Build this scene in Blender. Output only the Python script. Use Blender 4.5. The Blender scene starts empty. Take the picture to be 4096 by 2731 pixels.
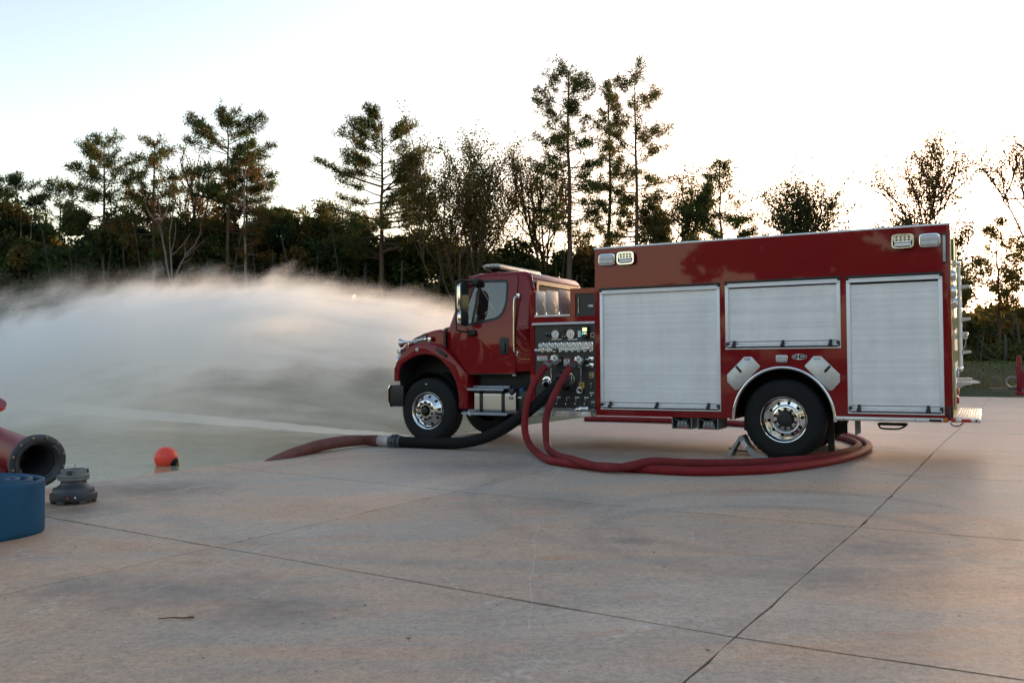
import bpy, bmesh, math, random
import numpy as np
from mathutils import Vector, Matrix
from mathutils.geometry import tessellate_polygon
R_ = math.radians
S = bpy.context.scene
COL = S.collection

# ------------------------------------------------------------------ camera, sky, sun, exposure
cd = bpy.data.cameras.new('camera'); cam = bpy.data.objects.new('camera', cd); COL.objects.link(cam)
cd.sensor_width = 36; cd.lens = 36 * 3570 / 4096; cd.clip_start = .05; cd.clip_end = 6000
pit, rol = math.atan(85 / 3570.), .007
f_ = Vector((0, math.cos(pit), math.sin(pit))); r0 = Vector((1, 0, 0)); u0 = r0.cross(f_)
rr = math.cos(rol) * r0 - math.sin(rol) * u0; uu = rr.cross(f_)
m3 = Matrix((rr, uu, -f_)).transposed().to_4x4(); m3.translation = (0, 0, 1.28)
cam.matrix_world = m3
S.camera = cam

SUN_AZ, SUN_EL = R_(29), R_(3.6)          # azimuth to the right of +Y
W = bpy.data.worlds.new('World'); S.world = W; W.use_nodes = True
wn = W.node_tree.nodes; wl = W.node_tree.links
sky = wn.new('ShaderNodeTexSky'); sky.sky_type = 'NISHITA'; sky.sun_disc = False
sky.sun_elevation = SUN_EL; sky.sun_rotation = SUN_AZ
sky.air_density = 1.0; sky.dust_density = 1.0; sky.ozone_density = 1.5; sky.altitude = 0
bg = wn['Background']; bg.inputs['Strength'].default_value = .15
# camera white balance: the glow round the sun reads near white, the far side pale blue
sp_ = wn.new('ShaderNodeSeparateColor'); wl.new(sky.outputs[0], sp_.inputs[0])
def wm(op, a, b):
    n = wn.new('ShaderNodeMath'); n.operation = op; n.use_clamp = op == 'DIVIDE'
    for i, x in enumerate((a, b)):
        if isinstance(x, (int, float)): n.inputs[i].default_value = x
        else: wl.new(x, n.inputs[i])
    return n.outputs[0]
warm = wm('DIVIDE', wm('SUBTRACT', sp_.outputs[0], sp_.outputs[2]), wm('ADD', sp_.outputs[0], .001))
lum = wm('ADD', wm('MULTIPLY', sp_.outputs[1], .6), wm('MULTIPLY', sp_.outputs[0], .4))
gry = wn.new('ShaderNodeCombineColor'); [wl.new(lum, gry.inputs[i]) for i in range(3)]
mx_ = wn.new('ShaderNodeMix'); mx_.data_type = 'RGBA'; wl.new(wm('MULTIPLY', warm, .62), mx_.inputs[0]); wl.new(sky.outputs[0], mx_.inputs[6]); wl.new(gry.outputs[0], mx_.inputs[7])
wb = wn.new('ShaderNodeMix'); wb.data_type = 'RGBA'; wb.blend_type = 'MULTIPLY'; wb.inputs[0].default_value = 1; wl.new(mx_.outputs[2], wb.inputs[6]); wb.inputs[7].default_value = (1.15, .965, .90, 1)
wl.new(wb.outputs[2], bg.inputs['Color'])
sl = bpy.data.lights.new('sun', 'SUN'); sun = bpy.data.objects.new('sun', sl); COL.objects.link(sun)
sl.energy = 2.0; sl.angle = R_(.53); sl.color = (1, .62, .32)
sd = Vector((math.sin(SUN_AZ) * math.cos(SUN_EL), math.cos(SUN_AZ) * math.cos(SUN_EL), math.sin(SUN_EL)))
sun.rotation_euler = sd.to_track_quat('Z', 'Y').to_euler(); sun.location = (60, 100, 40)
S.view_settings.view_transform = 'Standard'; S.view_settings.look = 'None'
S.view_settings.exposure = 2.28; S.view_settings.gamma = 1; S.view_settings.use_curve_mapping = False
S.cycles.use_denoising = True
S.cycles.max_bounces = 14; S.cycles.diffuse_bounces = 4; S.cycles.glossy_bounces = 4
S.cycles.transparent_max_bounces = 16; S.cycles.volume_bounces = 12; S.cycles.transmission_bounces = 6
S.cycles.sample_clamp_indirect = 8
S.cycles.volume_step_rate = 1.0; S.cycles.volume_max_steps = 128

# ------------------------------------------------------------------ helpers
def tag(o, label=None, cat=None, group=None, kind=None):
    if label: o['label'] = label
    if cat: o['category'] = cat
    if group: o['group'] = group
    if kind: o['kind'] = kind
    return o
def empty(name, loc=(0, 0, 0), rz=0, label=None, cat=None, group=None):
    o = bpy.data.objects.new(name, None); COL.objects.link(o); o.location = loc; o.rotation_euler = (0, 0, rz)
    o.empty_display_size = .2
    return tag(o, label, cat, group)
def link(name, me, parent=None, loc=None):
    o = bpy.data.objects.new(name, me); COL.objects.link(o)
    if parent: o.parent = parent
    if loc is not None: o.location = loc
    return o
SIDE = lambda a, b, t: (a, t, b)            # polygon in (x, z), extruded along y
FLAT = lambda a, b, t: (a, b, t)            # polygon in (x, y), extruded along z
FRONT = lambda a, b, t: (t, a, b)           # polygon in (y, z), extruded along x
def circ(cx, cy, r, n=20, ry=None, a0=0):
    ry = r if ry is None else ry
    return [(cx + r * math.cos(a0 + 2 * math.pi * k / n), cy + ry * math.sin(a0 + 2 * math.pi * k / n)) for k in range(n)]
def rrect(x0, x1, y0, y1, r, n=4):
    out = []
    for cx, cy, a in ((x1 - r, y1 - r, 0), (x0 + r, y1 - r, 90), (x0 + r, y0 + r, 180), (x1 - r, y0 + r, 270)):
        for k in range(n + 1):
            t = R_(a + 90 * k / n); out.append((cx + r * math.cos(t), cy + r * math.sin(t)))
    return out
def smooth_path(pts, n=8):
    P = [Vector(p) for p in pts]; out = []
    for i in range(len(P) - 1):
        a, b, c, d = P[max(i - 1, 0)], P[i], P[i + 1], P[min(i + 2, len(P) - 1)]
        for k in range(n):
            t = k / n
            out.append(.5 * ((2 * b) + (c - a) * t + (2 * a - 5 * b + 4 * c - d) * t * t + (3 * b - a - 3 * c + d) * t ** 3))
    out.append(P[-1]); return out
def resample(pts, step):
    P = [Vector(p) for p in pts]; d = [0]
    for a, b in zip(P, P[1:]): d.append(d[-1] + (b - a).length)
    n = max(2, int(d[-1] / step)); out = []; j = 0
    for k in range(n + 1):
        s = d[-1] * k / n
        while j < len(d) - 2 and d[j + 1] < s: j += 1
        out.append(P[j].lerp(P[j + 1], (s - d[j]) / max(1e-9, d[j + 1] - d[j])))
    return out

class G:
    def __init__(s): s.v, s.f, s.m, s.cur = [], [], [], 0
    def add(s, vs, fs, mi=None):
        o = len(s.v); s.v += [tuple(v) for v in vs]
        s.f += [tuple(i + o for i in f) for f in fs]; s.m += [s.cur if mi is None else mi] * len(fs)
        return s
    def bm(s, b, mi=None):
        b.verts.index_update()
        s.add([v.co for v in b.verts], [[v.index for v in f.verts] for f in b.faces], mi); b.free(); return s
    def box(s, x0, x1, y0, y1, z0, z1, bev=0, seg=2, mi=None):
        b = bmesh.new(); bmesh.ops.create_cube(b, size=1)
        for v in b.verts: v.co = ((x0 + x1) / 2 + v.co.x * (x1 - x0), (y0 + y1) / 2 + v.co.y * (y1 - y0), (z0 + z1) / 2 + v.co.z * (z1 - z0))
        if bev: bmesh.ops.bevel(b, geom=b.edges[:], offset=bev, segments=seg, profile=.5, affect='EDGES')
        return s.bm(b, mi)
    def obox(s, c, ax, ay, az, sx, sy, sz, bev=0, mi=None):
        b = bmesh.new(); bmesh.ops.create_cube(b, size=1)
        for v in b.verts: v.co = Vector((v.co.x * sx, v.co.y * sy, v.co.z * sz))
        if bev: bmesh.ops.bevel(b, geom=b.edges[:], offset=bev, segments=2, profile=.5, affect='EDGES')
        ax, ay, az, c = Vector(ax), Vector(ay), Vector(az), Vector(c)
        for v in b.verts: v.co = c + ax * v.co.x + ay * v.co.y + az * v.co.z
        return s.bm(b, mi)
    def prism(s, poly, t0, t1, f=SIDE, holes=(), mi=None):
        loops = [list(poly)] + [list(h) for h in holes]
        flat = [p for l in loops for p in l]; n = len(flat)
        tris = tessellate_polygon([[Vector((p[0], p[1], 0)) for p in l] for l in loops])
        vs = [f(p[0], p[1], t0) for p in flat] + [f(p[0], p[1], t1) for p in flat]
        fs = [tuple(t) for t in tris] + [tuple(i + n for i in reversed(t)) for t in tris]
        o = 0
        for l in loops:
            k = len(l)
            for i in range(k): fs.append((o + i, o + (i + 1) % k, o + (i + 1) % k + n, o + i + n))
            o += k
        return s.add(vs, fs, mi)
    def sheet(s, poly, t, f=SIDE, holes=(), mi=None):
        loops = [list(poly)] + [list(h) for h in holes]; flat = [p for l in loops for p in l]
        tris = tessellate_polygon([[Vector((p[0], p[1], 0)) for p in l] for l in loops])
        return s.add([f(p[0], p[1], t) for p in flat], [tuple(t_) for t_ in tris], mi)
    def solid(s, poly, t0, t1, f=SIDE, bev=.01, seg=2, sel=None, mi=None, clean=None):
        """ngon prism with bevelled edges"""
        b = bmesh.new()
        A = [b.verts.new(f(p[0], p[1], t0)) for p in poly]; B = [b.verts.new(f(p[0], p[1], t1)) for p in poly]
        n = len(poly); b.faces.new(A); b.faces.new(B[::-1])
        for i in range(n): b.faces.new((A[i], B[i], B[(i + 1) % n], A[(i + 1) % n]))
        bmesh.ops.recalc_face_normals(b, faces=b.faces[:])
        if clean: clean(b)
        if bev:
            ed = [e for e in b.edges if (sel(e) if sel else True)]
            bmesh.ops.bevel(b, geom=ed, offset=bev, segments=seg, profile=.5, affect='EDGES', clamp_overlap=True)
        return s.bm(b, mi)
    def tube(s, pts, r, n=10, cap=True, mi=None, closed=False):
        P = [Vector(p) for p in pts]; N = len(P)
        rs = list(r) if hasattr(r, '__len__') else [r] * N
        T = [(P[min(i + 1, N - 1)] - P[max(i - 1, 0)]).normalized() for i in range(N)]
        u = T[0].orthogonal().normalized(); vs = []; fs = []
        for i in range(N):
            u = (u - T[i] * u.dot(T[i]))
            u = u.normalized() if u.length > 1e-6 else T[i].orthogonal().normalized()
            w = T[i].cross(u)
            for k in range(n):
                a = 2 * math.pi * k / n; vs.append(P[i] + (u * math.cos(a) + w * math.sin(a)) * rs[i])
        for i in range(N - 1):
            for k in range(n): fs.append((i * n + k, i * n + (k + 1) % n, (i + 1) * n + (k + 1) % n, (i + 1) * n + k))
        if cap: fs += [tuple(range(n))[::-1], tuple(range((N - 1) * n, N * n))]
        return s.add(vs, fs, mi)
    def lathe(s, prof, c=(0, 0, 0), ax=(0, 1, 0), n=32, mi=None, mod=None, cap=False):
        """prof = [(radius, along axis)]"""
        ax = Vector(ax).normalized(); u = ax.orthogonal().normalized(); w = ax.cross(u); c = Vector(c); vs = []; fs = []
        for j, (r, t) in enumerate(prof):
            for k in range(n):
                a = 2 * math.pi * k / n; q = r + (mod(j, k) if mod else 0)
                vs.append(c + ax * t + (u * math.cos(a) + w * math.sin(a)) * q)
        for j in range(len(prof) - 1):
            for k in range(n): fs.append((j * n + k, j * n + (k + 1) % n, (j + 1) * n + (k + 1) % n, (j + 1) * n + k))
        if cap: fs += [tuple(range(n))[::-1], tuple(range((len(prof) - 1) * n, len(prof) * n))]
        return s.add(vs, fs, mi)
    def ball(s, c, r, n=16, mi=None, sc=(1, 1, 1)):
        b = bmesh.new(); bmesh.ops.create_uvsphere(b, u_segments=n, v_segments=max(4, n // 2), radius=r)
        for v in b.verts: v.co = Vector((v.co.x * sc[0] + c[0], v.co.y * sc[1] + c[1], v.co.z * sc[2] + c[2]))
        return s.bm(b, mi)
    def mesh(s, name, mats, ang=40, recalc=True):
        me = bpy.data.meshes.new(name); me.from_pydata(s.v, [], s.f)
        for m in (mats if isinstance(mats, (list, tuple)) else [mats]): me.materials.append(m)
        me.polygons.foreach_set('material_index', s.m)
        if recalc:
            b = bmesh.new(); b.from_mesh(me); bmesh.ops.recalc_face_normals(b, faces=b.faces[:]); b.to_mesh(me); b.free()
        if ang is not None:
            me.shade_smooth(); me.set_sharp_from_angle(angle=R_(ang))
        me.update(); return me
    def build(s, name, mats, parent=None, ang=40, loc=None, label=None, kind=None):
        o = link(name, s.mesh(name, mats, ang), parent, loc)
        if label: o['label'] = label
        if kind: o['kind'] = kind
        return o
def copy_tree(o, parent=None):
    c = o.copy(); COL.objects.link(c)
    if parent: c.parent = parent
    for ch in list(o.children): copy_tree(ch, c)
    return c
def eval_mesh(o):
    dg = bpy.context.evaluated_depsgraph_get(); dg.update()
    return bpy.data.meshes.new_from_object(o.evaluated_get(dg))
def cut(o, cutters):
    for c in cutters:
        md = o.modifiers.new('b', 'BOOLEAN'); md.operation = 'DIFFERENCE'; md.object = c; md.solver = 'EXACT'
    bpy.context.view_layer.update()
    me = eval_mesh(o); o.modifiers.clear(); old = o.data; o.data = me; bpy.data.meshes.remove(old)
    for c in cutters: bpy.data.objects.remove(c)
    me.shade_smooth(); me.set_sharp_from_angle(angle=R_(38))
def text_mesh(txt, size, ext=.001, align='CENTER', shear=0, sx=1.0, bold=0):
    cu = bpy.data.curves.new('t', 'FONT'); cu.body = txt; cu.size = size; cu.extrude = ext; cu.align_x = align; cu.align_y = 'CENTER'
    cu.shear = shear; cu.offset = bold; cu.resolution_u = 3
    o = bpy.data.objects.new('t', cu); COL.objects.link(o); bpy.context.view_layer.update()
    me = eval_mesh(o); bpy.data.objects.remove(o)
    vs = [(v.co.x * sx, v.co.y, v.co.z) for v in me.vertices]; fs = [tuple(p.vertices) for p in me.polygons]
    bpy.data.meshes.remove(me); return vs, fs

# ------------------------------------------------------------------ materials
def ramp(nt, fac, stops):
    r = nt.nodes.new('ShaderNodeValToRGB'); el = r.color_ramp.elements
    while len(el) < len(stops): el.new(.5)
    for e, (p, c) in zip(el, stops): e.position = p; e.color = (*c, 1) if len(c) == 3 else c
    nt.links.new(fac, r.inputs[0]); return r.outputs[0]
def noise(nt, vec, scale, detail=5, rough=.6, dist=0):
    n = nt.nodes.new('ShaderNodeTexNoise'); n.inputs['Scale'].default_value = scale; n.inputs['Detail'].default_value = detail
    n.inputs['Roughness'].default_value = rough; n.inputs['Distortion'].default_value = dist
    if vec is not None: nt.links.new(vec, n.inputs['Vector'])
    return n.outputs['Fac']
def mth(nt, op, a, b=None, c=None, clamp=False):
    n = nt.nodes.new('ShaderNodeMath'); n.operation = op; n.use_clamp = clamp
    for i, x in enumerate((a, b, c)):
        if x is None: continue
        if isinstance(x, (int, float)): n.inputs[i].default_value = x
        else: nt.links.new(x, n.inputs[i])
    return n.outputs[0]
def mixc(nt, fac, a, b, mode='MIX'):
    n = nt.nodes.new('ShaderNodeMix'); n.data_type = 'RGBA'; n.blend_type = mode
    for sock, x in ((n.inputs[0], fac), (n.inputs[6], a), (n.inputs[7], b)):
        if isinstance(x, (int, float)): sock.default_value = x
        elif isinstance(x, tuple): sock.default_value = (*x, 1)
        else: nt.links.new(x, sock)
    return n.outputs[2]
def sstep(nt, x, a, b):
    n = nt.nodes.new('ShaderNodeMapRange'); n.interpolation_type = 'SMOOTHSTEP'
    nt.links.new(x, n.inputs[0]); n.inputs[1].default_value = a; n.inputs[2].default_value = b
    return n.outputs[0]
def bump(nt, h, strength=.3, dist=.01):
    n = nt.nodes.new('ShaderNodeBump'); n.inputs['Strength'].default_value = strength; n.inputs['Distance'].default_value = dist
    nt.links.new(h, n.inputs['Height']); return n.outputs[0]
def new_mat(name):
    m = bpy.data.materials.new(name); m.use_nodes = True
    return m, m.node_tree, m.node_tree.nodes['Principled BSDF']
def M(name, col, rough=.5, metal=0, var=.12, vs=9, bumpy=0, bs=60, coat=0, emit=None, es=0, rvar=.08, spec=None, stretch=None):
    m, nt, b = new_mat(name)
    tc = nt.nodes.new('ShaderNodeTexCoord').outputs['Object']
    if stretch:
        mp = nt.nodes.new('ShaderNodeMapping'); mp.inputs['Scale'].default_value = stretch; nt.links.new(tc, mp.inputs[0]); tc = mp.outputs[0]
    n = noise(nt, tc, vs)
    lo = tuple(c * (1 - var) for c in col); hi = tuple(min(1, c * (1 + var)) for c in col)
    nt.links.new(ramp(nt, n, [(.3, lo), (.7, hi)]), b.inputs['Base Color'])
    nt.links.new(mth(nt, 'MULTIPLY_ADD', n, rvar * 2, rough - rvar, True), b.inputs['Roughness'])
    b.inputs['Metallic'].default_value = metal
    if spec is not None: b.inputs['Specular IOR Level'].default_value = spec
    if coat: b.inputs['Coat Weight'].default_value = coat; b.inputs['Coat Roughness'].default_value = .03
    if bumpy: nt.links.new(bump(nt, noise(nt, tc, bs), bumpy, .004), b.inputs['Normal'])
    if emit: b.inputs['Emission Color'].default_value = (*emit, 1); b.inputs['Emission Strength'].default_value = es
    return m
RED = M('red_paint', (.20, .003, .007), .4, 0, .04, 3, coat=.55, rvar=.03, spec=.1)
RED2 = M('red_powder_coat', (.20, .006, .016), .45, 0, .12, 6, .1, 120, spec=.3)
REDH = M('red_rubber_hose', (.21, .012, .016), .6, 0, .2, 7, .2, 160, spec=.25)
REDH2 = M('dusty_red_rubber_hose', (.18, .022, .025), .7, 0, .25, 5, .2, 160, spec=.2)
BLK = M('black_panel', (.016, .017, .019), .42, 0, .15, 20)
BLKP = M('black_plastic', (.008, .008, .009), .45, 0, .2, 20)
DARK = M('dark_underbody', (.01, .01, .01), .7, 0, .3, 5)
RUB = M('black_rubber', (.008, .0085, .010), .7, 0, .2, 8, .15, 90, spec=.3)
CHR = M('chrome', (.72, .73, .75), .09, 1, .04, 8, rvar=.03)
ALU = M('brushed_aluminium', (.62, .62, .63), .38, .85, .08, 4, rvar=.06, stretch=(3, 3, 40))
SLAT = M('satin_anodised_slat', (.85, .85, .87), .42, .12, .05, 5, rvar=.05)
_nt = SLAT.node_tree; _b = _nt.nodes['Principled BSDF']; _l = _b.inputs['Base Color'].links[0].from_socket
_wp = _nt.nodes.new('ShaderNodeNewGeometry').outputs['Position']
_r = ramp(_nt, _nt.nodes.new('ShaderNodeObjectInfo').outputs['Random'], [(0, (.93, .93, .935)), (1, (1.03, 1.03, 1.03))])
_s = ramp(_nt, noise(_nt, _wp, 2.6, 6, .7), [(.3, (.9, .9, .91)), (.55, (1, 1, 1)), (.8, (1.03, 1.03, 1.02))])
_nt.links.new(mixc(_nt, 1., mixc(_nt, 1., _l, _r, 'MULTIPLY'), _s, 'MULTIPLY'), _b.inputs['Base Color'])
RAILM = M('satin_rail', (.76, .77, .79), .4, .2, .05, 5)
STEPM = M('grey_painted_step', (.32, .36, .42), .5, .2, .12, 12)
TANK = M('brushed_tank', (.55, .53, .51), .34, .9, .08, 6, rvar=.05, stretch=(30, 3, 3))
DIAM = M('tread_plate', (.6, .6, .61), .28, .95, .1, 8)
WHITE = M('white_face', (.75, .76, .76), .4, 0, .03)
LABEL = M('label_white', (.62, .63, .63), .5, 0, .06, 30)
LENS = M('clear_ribbed_lens', (.40, .40, .42), .2, .2, .1, 40, .5, 150)
LENSR = M('lens_rib', (.62, .62, .64), .2, .2)
REFL = M('lamp_reflector', (.8, .78, .72), .2, .8, .1, 30)
LED = M('led_dome', (.24, .21, .16), .15, .3, .2, 60)
BLUE = M('blue_plastic', (.02, .08, .22), .4)
YEL = M('yellow_plate', (.55, .33, .03), .5)
TAN = M('tan_plate', (.45, .34, .16), .5)
AMB = M('amber_lens', (.55, .14, .01), .2)
REDL = M('red_lens', (.45, .01, .01), .2)
LIME = M('lime_reflective_sheet', (.42, .5, .04), .4)
LCD = M('lit_screen', (.3, .4, .1), .3, emit=(.6, .8, .25), es=.6)
GRN = M('green_led', (.02, .3, .1), .3, emit=(.1, 1, .4), es=1.0)
RLED = M('red_led', (.3, .02, .02), .3, emit=(1, .06, .05), es=1.0)
GREY = M('grey_galvanised', (.2, .21, .215), .5, .4, .2, 9)
CHOCK = M('zinc_chock', (.26, .27, .275), .5, .5, .15, 10, .15, 60)
BUOYM = M('buoy_vinyl', (1.0, .08, .045), .35, 0, .06, 6)
BROWNH = M('brown_suction_hose', (.2, .07, .055), .5, 0, .2, 6)
PVCG = M('dark_grey_coupling', (.055, .057, .065), .45, .1, .2, 8, .1, 60)
PLATE = M('steel_plate', (.56, .55, .54), .4, .45, .12, 7, rvar=.08)
SEAT = M('grey_fabric', (.06, .06, .065), .8)
TWIGB = M('dark_stem_bark', (.06, .055, .048), .9, 0, .4, 4)
BARK = M('pine_bark', (.085, .055, .038), .9, 0, .4, 5, .6, 12)
BARKW = M('pale_bark', (.17, .15, .135), .85, 0, .35, 3, .4, 14)
WOOD = M('weathered_timber', (.16, .135, .11), .85, 0, .25, 4, .3, 20, stretch=(1, 12, 12))
ORANGE = M('orange_rubber', (.5, .1, .02), .5)
def glass_mat(name='window_glass', tc=(.74, .87, .85), ior=2.0):
    m, nt, b = new_mat(name); nt.nodes.remove(b); out = nt.nodes['Material Output']
    t = nt.nodes.new('ShaderNodeBsdfTransparent'); t.inputs[0].default_value = (*tc, 1)
    g = nt.nodes.new('ShaderNodeBsdfGlossy'); g.inputs['Roughness'].default_value = .02; g.inputs[0].default_value = (1, 1, 1, 1)
    fr = nt.nodes.new('ShaderNodeFresnel'); fr.inputs[0].default_value = ior
    mx = nt.nodes.new('ShaderNodeMixShader')
    nt.links.new(fr.outputs[0], mx.inputs[0]); nt.links.new(t.outputs[0], mx.inputs[1]); nt.links.new(g.outputs[0], mx.inputs[2])
    nt.links.new(mx.outputs[0], out.inputs[0]); return m
GLASS = glass_mat(); GLASSD = glass_mat('darkened_glass', (.008, .009, .009), 1.05)  # GLASSD: pane coloured near black to stand in for the dark cab interior
def leaf_mat(name='foliage', tr=.42):
    m, nt, b = new_mat(name); nt.nodes.remove(b); out = nt.nodes['Material Output']
    a = nt.nodes.new('ShaderNodeAttribute'); a.attribute_name = 'tint'
    d = nt.nodes.new('ShaderNodeBsdfDiffuse'); t = nt.nodes.new('ShaderNodeBsdfTranslucent'); mx = nt.nodes.new('ShaderNodeMixShader')
    mx.inputs[0].default_value = tr
    nt.links.new(a.outputs['Color'], d.inputs[0]); nt.links.new(a.outputs['Color'], t.inputs[0])
    nt.links.new(d.outputs[0], mx.inputs[1]); nt.links.new(t.outputs[0], mx.inputs[2]); nt.links.new(mx.outputs[0], out.inputs[0]); return m
LEAF = leaf_mat(); LEAFG = leaf_mat('glow_boosted_foliage', .7)  # LEAFG: foliage copy with extra translucence to strengthen the sun glow
LINES = [(-2.35, 4.12, -1.26, 8.0, .012), (.2, 7.15, .06, 4.32, .007), (2.0, 4.15, 2.8, 4.65, .008), (.2, 7.0, .5, 6.3, .009), (-.5, 6.7, .6, 6.3, .008)]
def concrete_mat():
    m, nt, b = new_mat('stained_concrete')
    P = nt.nodes.new('ShaderNodeNewGeometry').outputs['Position']
    mp = nt.nodes.new('ShaderNodeMapping'); mp.inputs['Rotation'].default_value = (0, 0, R_(30)); mp.inputs['Scale'].default_value = (.55, 1.5, 1)
    nt.links.new(P, mp.inputs[0]); Q = mp.outputs[0]
    n1 = noise(nt, Q, .55, 7, .62, .6); n2 = noise(nt, P, 2.2, 6, .65, .3); n3 = noise(nt, P, 26, 5, .7); n4 = noise(nt, P, 190, 2, .6)
    c = ramp(nt, n1, [(.30, (.50, .31, .20)), (.44, (.50, .36, .265)), (.56, (.40, .345, .30)), (.70, (.54, .455, .385))])
    rust = sstep(nt, noise(nt, Q, 1.1, 6, .7, 1.2), .53, .72)
    c = mixc(nt, mth(nt, 'MULTIPLY', rust, .8), c, (.46, .255, .14))
    c = mixc(nt, .5, c, ramp(nt, n2, [(.3, (.72, .72, .74)), (.5, (.98, .97, .97)), (.7, (1.16, 1.14, 1.12))]), 'MULTIPLY')
    nm = noise(nt, P, 9, 9, .78, .4)
    c = mixc(nt, .8, c, ramp(nt, nm, [(.34, (.74, .73, .73)), (.47, (.97, .97, .97)), (.55, (1.03, 1.02, 1.02)), (.68, (1.2, 1.17, 1.14))]), 'MULTIPLY')
    sy = nt.nodes.new('ShaderNodeSeparateXYZ'); nt.links.new(P, sy.inputs[0])
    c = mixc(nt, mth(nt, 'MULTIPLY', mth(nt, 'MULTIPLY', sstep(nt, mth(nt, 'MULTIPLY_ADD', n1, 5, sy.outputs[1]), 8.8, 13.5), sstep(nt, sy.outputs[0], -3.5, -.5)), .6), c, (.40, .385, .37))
    c = mixc(nt, .4, c, ramp(nt, noise(nt, Q, .33, 5, .6, 1.), [(.35, (.80, .82, .86)), (.5, (1, 1, 1)), (.65, (1.12, 1.03, .95))]), 'MULTIPLY')
    c = mixc(nt, .9, c, ramp(nt, n3, [(.32, (.70, .69, .68)), (.46, (.97, .97, .97)), (.54, (1.03, 1.03, 1.03)), (.7, (1.26, 1.24, 1.22))]), 'MULTIPLY')
    c = mixc(nt, .7, c, ramp(nt, noise(nt, P, 70, 3, .7), [(.34, (.76, .75, .74)), (.5, (1, 1, 1)), (.66, (1.22, 1.2, 1.18))]), 'MULTIPLY')
    c = mixc(nt, .5, c, ramp(nt, n4, [(.3, (.72, .72, .72)), (.5, (1, 1, 1)), (.75, (1.3, 1.28, 1.25))]), 'MULTIPLY')
    # grey tyre marks and damp patches
    damp = sstep(nt, noise(nt, Q, .8, 5, .6, .8), .58, .74)
    c = mixc(nt, mth(nt, 'MULTIPLY', damp, .22), c, (.19, .185, .19))
    sep = nt.nodes.new('ShaderNodeSeparateXYZ'); nt.links.new(P, sep.inputs[0]); X, Y = sep.outputs[0], sep.outputs[1]
    br = mth(nt, 'MULTIPLY_ADD', noise(nt, P, 3, 4), 1.6, -.3, True)
    def dist(cx, cy, sx=1, sy=1):
        dx = mth(nt, 'MULTIPLY', mth(nt, 'SUBTRACT', X, cx), sx); dy = mth(nt, 'MULTIPLY', mth(nt, 'SUBTRACT', Y, cy), sy)
        return mth(nt, 'SQRT', mth(nt, 'ADD', mth(nt, 'MULTIPLY', dx, dx), mth(nt, 'MULTIPLY', dy, dy)))
    def arc(cx, cy, r, w, k):
        d = mth(nt, 'ABSOLUTE', mth(nt, 'SUBTRACT', dist(cx, cy), r))
        return mth(nt, 'MULTIPLY', mth(nt, 'MULTIPLY', mth(nt, 'SUBTRACT', 1., mth(nt, 'DIVIDE', d, w), clamp=True), br), k)
    def blob(cx, cy, r, k, sx=1, sy=1):
        d = mth(nt, 'ADD', dist(cx, cy, sx, sy), mth(nt, 'MULTIPLY_ADD', noise(nt, P, 4.5, 5, .7), 1.4 * r, -.7 * r))
        return mth(nt, 'MULTIPLY', mth(nt, 'SUBTRACT', 1., mth(nt, 'DIVIDE', d, r), clamp=True), k)
    mk = arc(1.9, 6.6, 1.33, .16, .5)
    for q in (arc(2.3, 7.3, 1.55, .15, .45), arc(3.2, 8.6, 3.6, .2, .35), arc(.5, 9.5, 3.9, .2, .3), blob(.86, 6.45, .22, .7, .8, 1), blob(-1.9, 5.1, .7, .6, .7, 1.3),
              blob(-1.25, 4.7, .5, .7), blob(-2.5, 5.2, .45, .6), blob(2.6, 6.1, .5, .5), blob(1.9, 5.3, .5, .5), blob(3.4, 5.2, .5, .4), blob(-.3, 11.2, 1.2, .5, .7, 1.2), blob(.4, 8.3, .8, .4), blob(1.7, 12, 1.8, .4, .5, 1)):
        mk = mth(nt, 'MAXIMUM', mk, q)
    c = mixc(nt, mk, c, (.10, .098, .108))
    dirt = mth(nt, 'MAXIMUM', blob(-3.75, 9.2, 1.0, .8, .9, 1.2), blob(-3.9, 8.0, .7, .7))
    c = mixc(nt, dirt, c, (.115, .085, .065))
    # pale scratches: thin cell borders at two sizes, broken up
    def scratch(sc, w, lo, hi, rot):
        mp2 = nt.nodes.new('ShaderNodeMapping'); mp2.inputs['Rotation'].default_value = (0, 0, R_(rot)); mp2.inputs['Scale'].default_value = (1, .35, 1)
        nt.links.new(P, mp2.inputs[0])
        vo = nt.nodes.new('ShaderNodeTexVoronoi'); vo.feature = 'DISTANCE_TO_EDGE'; vo.inputs['Scale'].default_value = sc
        nt.links.new(mp2.outputs[0], vo.inputs[0])
        l = mth(nt, 'SUBTRACT', 1., mth(nt, 'DIVIDE', vo.outputs[0], w), clamp=True)
        return mth(nt, 'MULTIPLY', mth(nt, 'MULTIPLY', l, sstep(nt, noise(nt, P, 1.3, 6, .7), lo, hi)), sstep(nt, n3, .42, .6))
    sc = mth(nt, 'MAXIMUM', scratch(.42, .010, .44, .6, 20), scratch(.8, .009, .48, .62, -55))
    def line(x0, y0, x1, y1, w):
        L = math.hypot(x1 - x0, y1 - y0); dx, dy = (x1 - x0) / L, (y1 - y0) / L
        ax = mth(nt, 'SUBTRACT', X, x0); ay = mth(nt, 'SUBTRACT', Y, y0)
        t = mth(nt, 'ADD', mth(nt, 'MULTIPLY', ax, dx), mth(nt, 'MULTIPLY', ay, dy)); d = mth(nt, 'SUBTRACT', mth(nt, 'MULTIPLY', ax, -dy), mth(nt, 'MULTIPLY', ay, -dx))
        d = mth(nt, 'ABSOLUTE', mth(nt, 'ADD', d, mth(nt, 'MULTIPLY_ADD', noise(nt, P, 1.2, 2), .12, -.06)))
        o = mth(nt, 'SUBTRACT', 1., mth(nt, 'DIVIDE', d, w), clamp=True)
        o = mth(nt, 'MULTIPLY', o, mth(nt, 'MULTIPLY', mth(nt, 'GREATER_THAN', t, 0.), mth(nt, 'LESS_THAN', t, L)))
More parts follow.
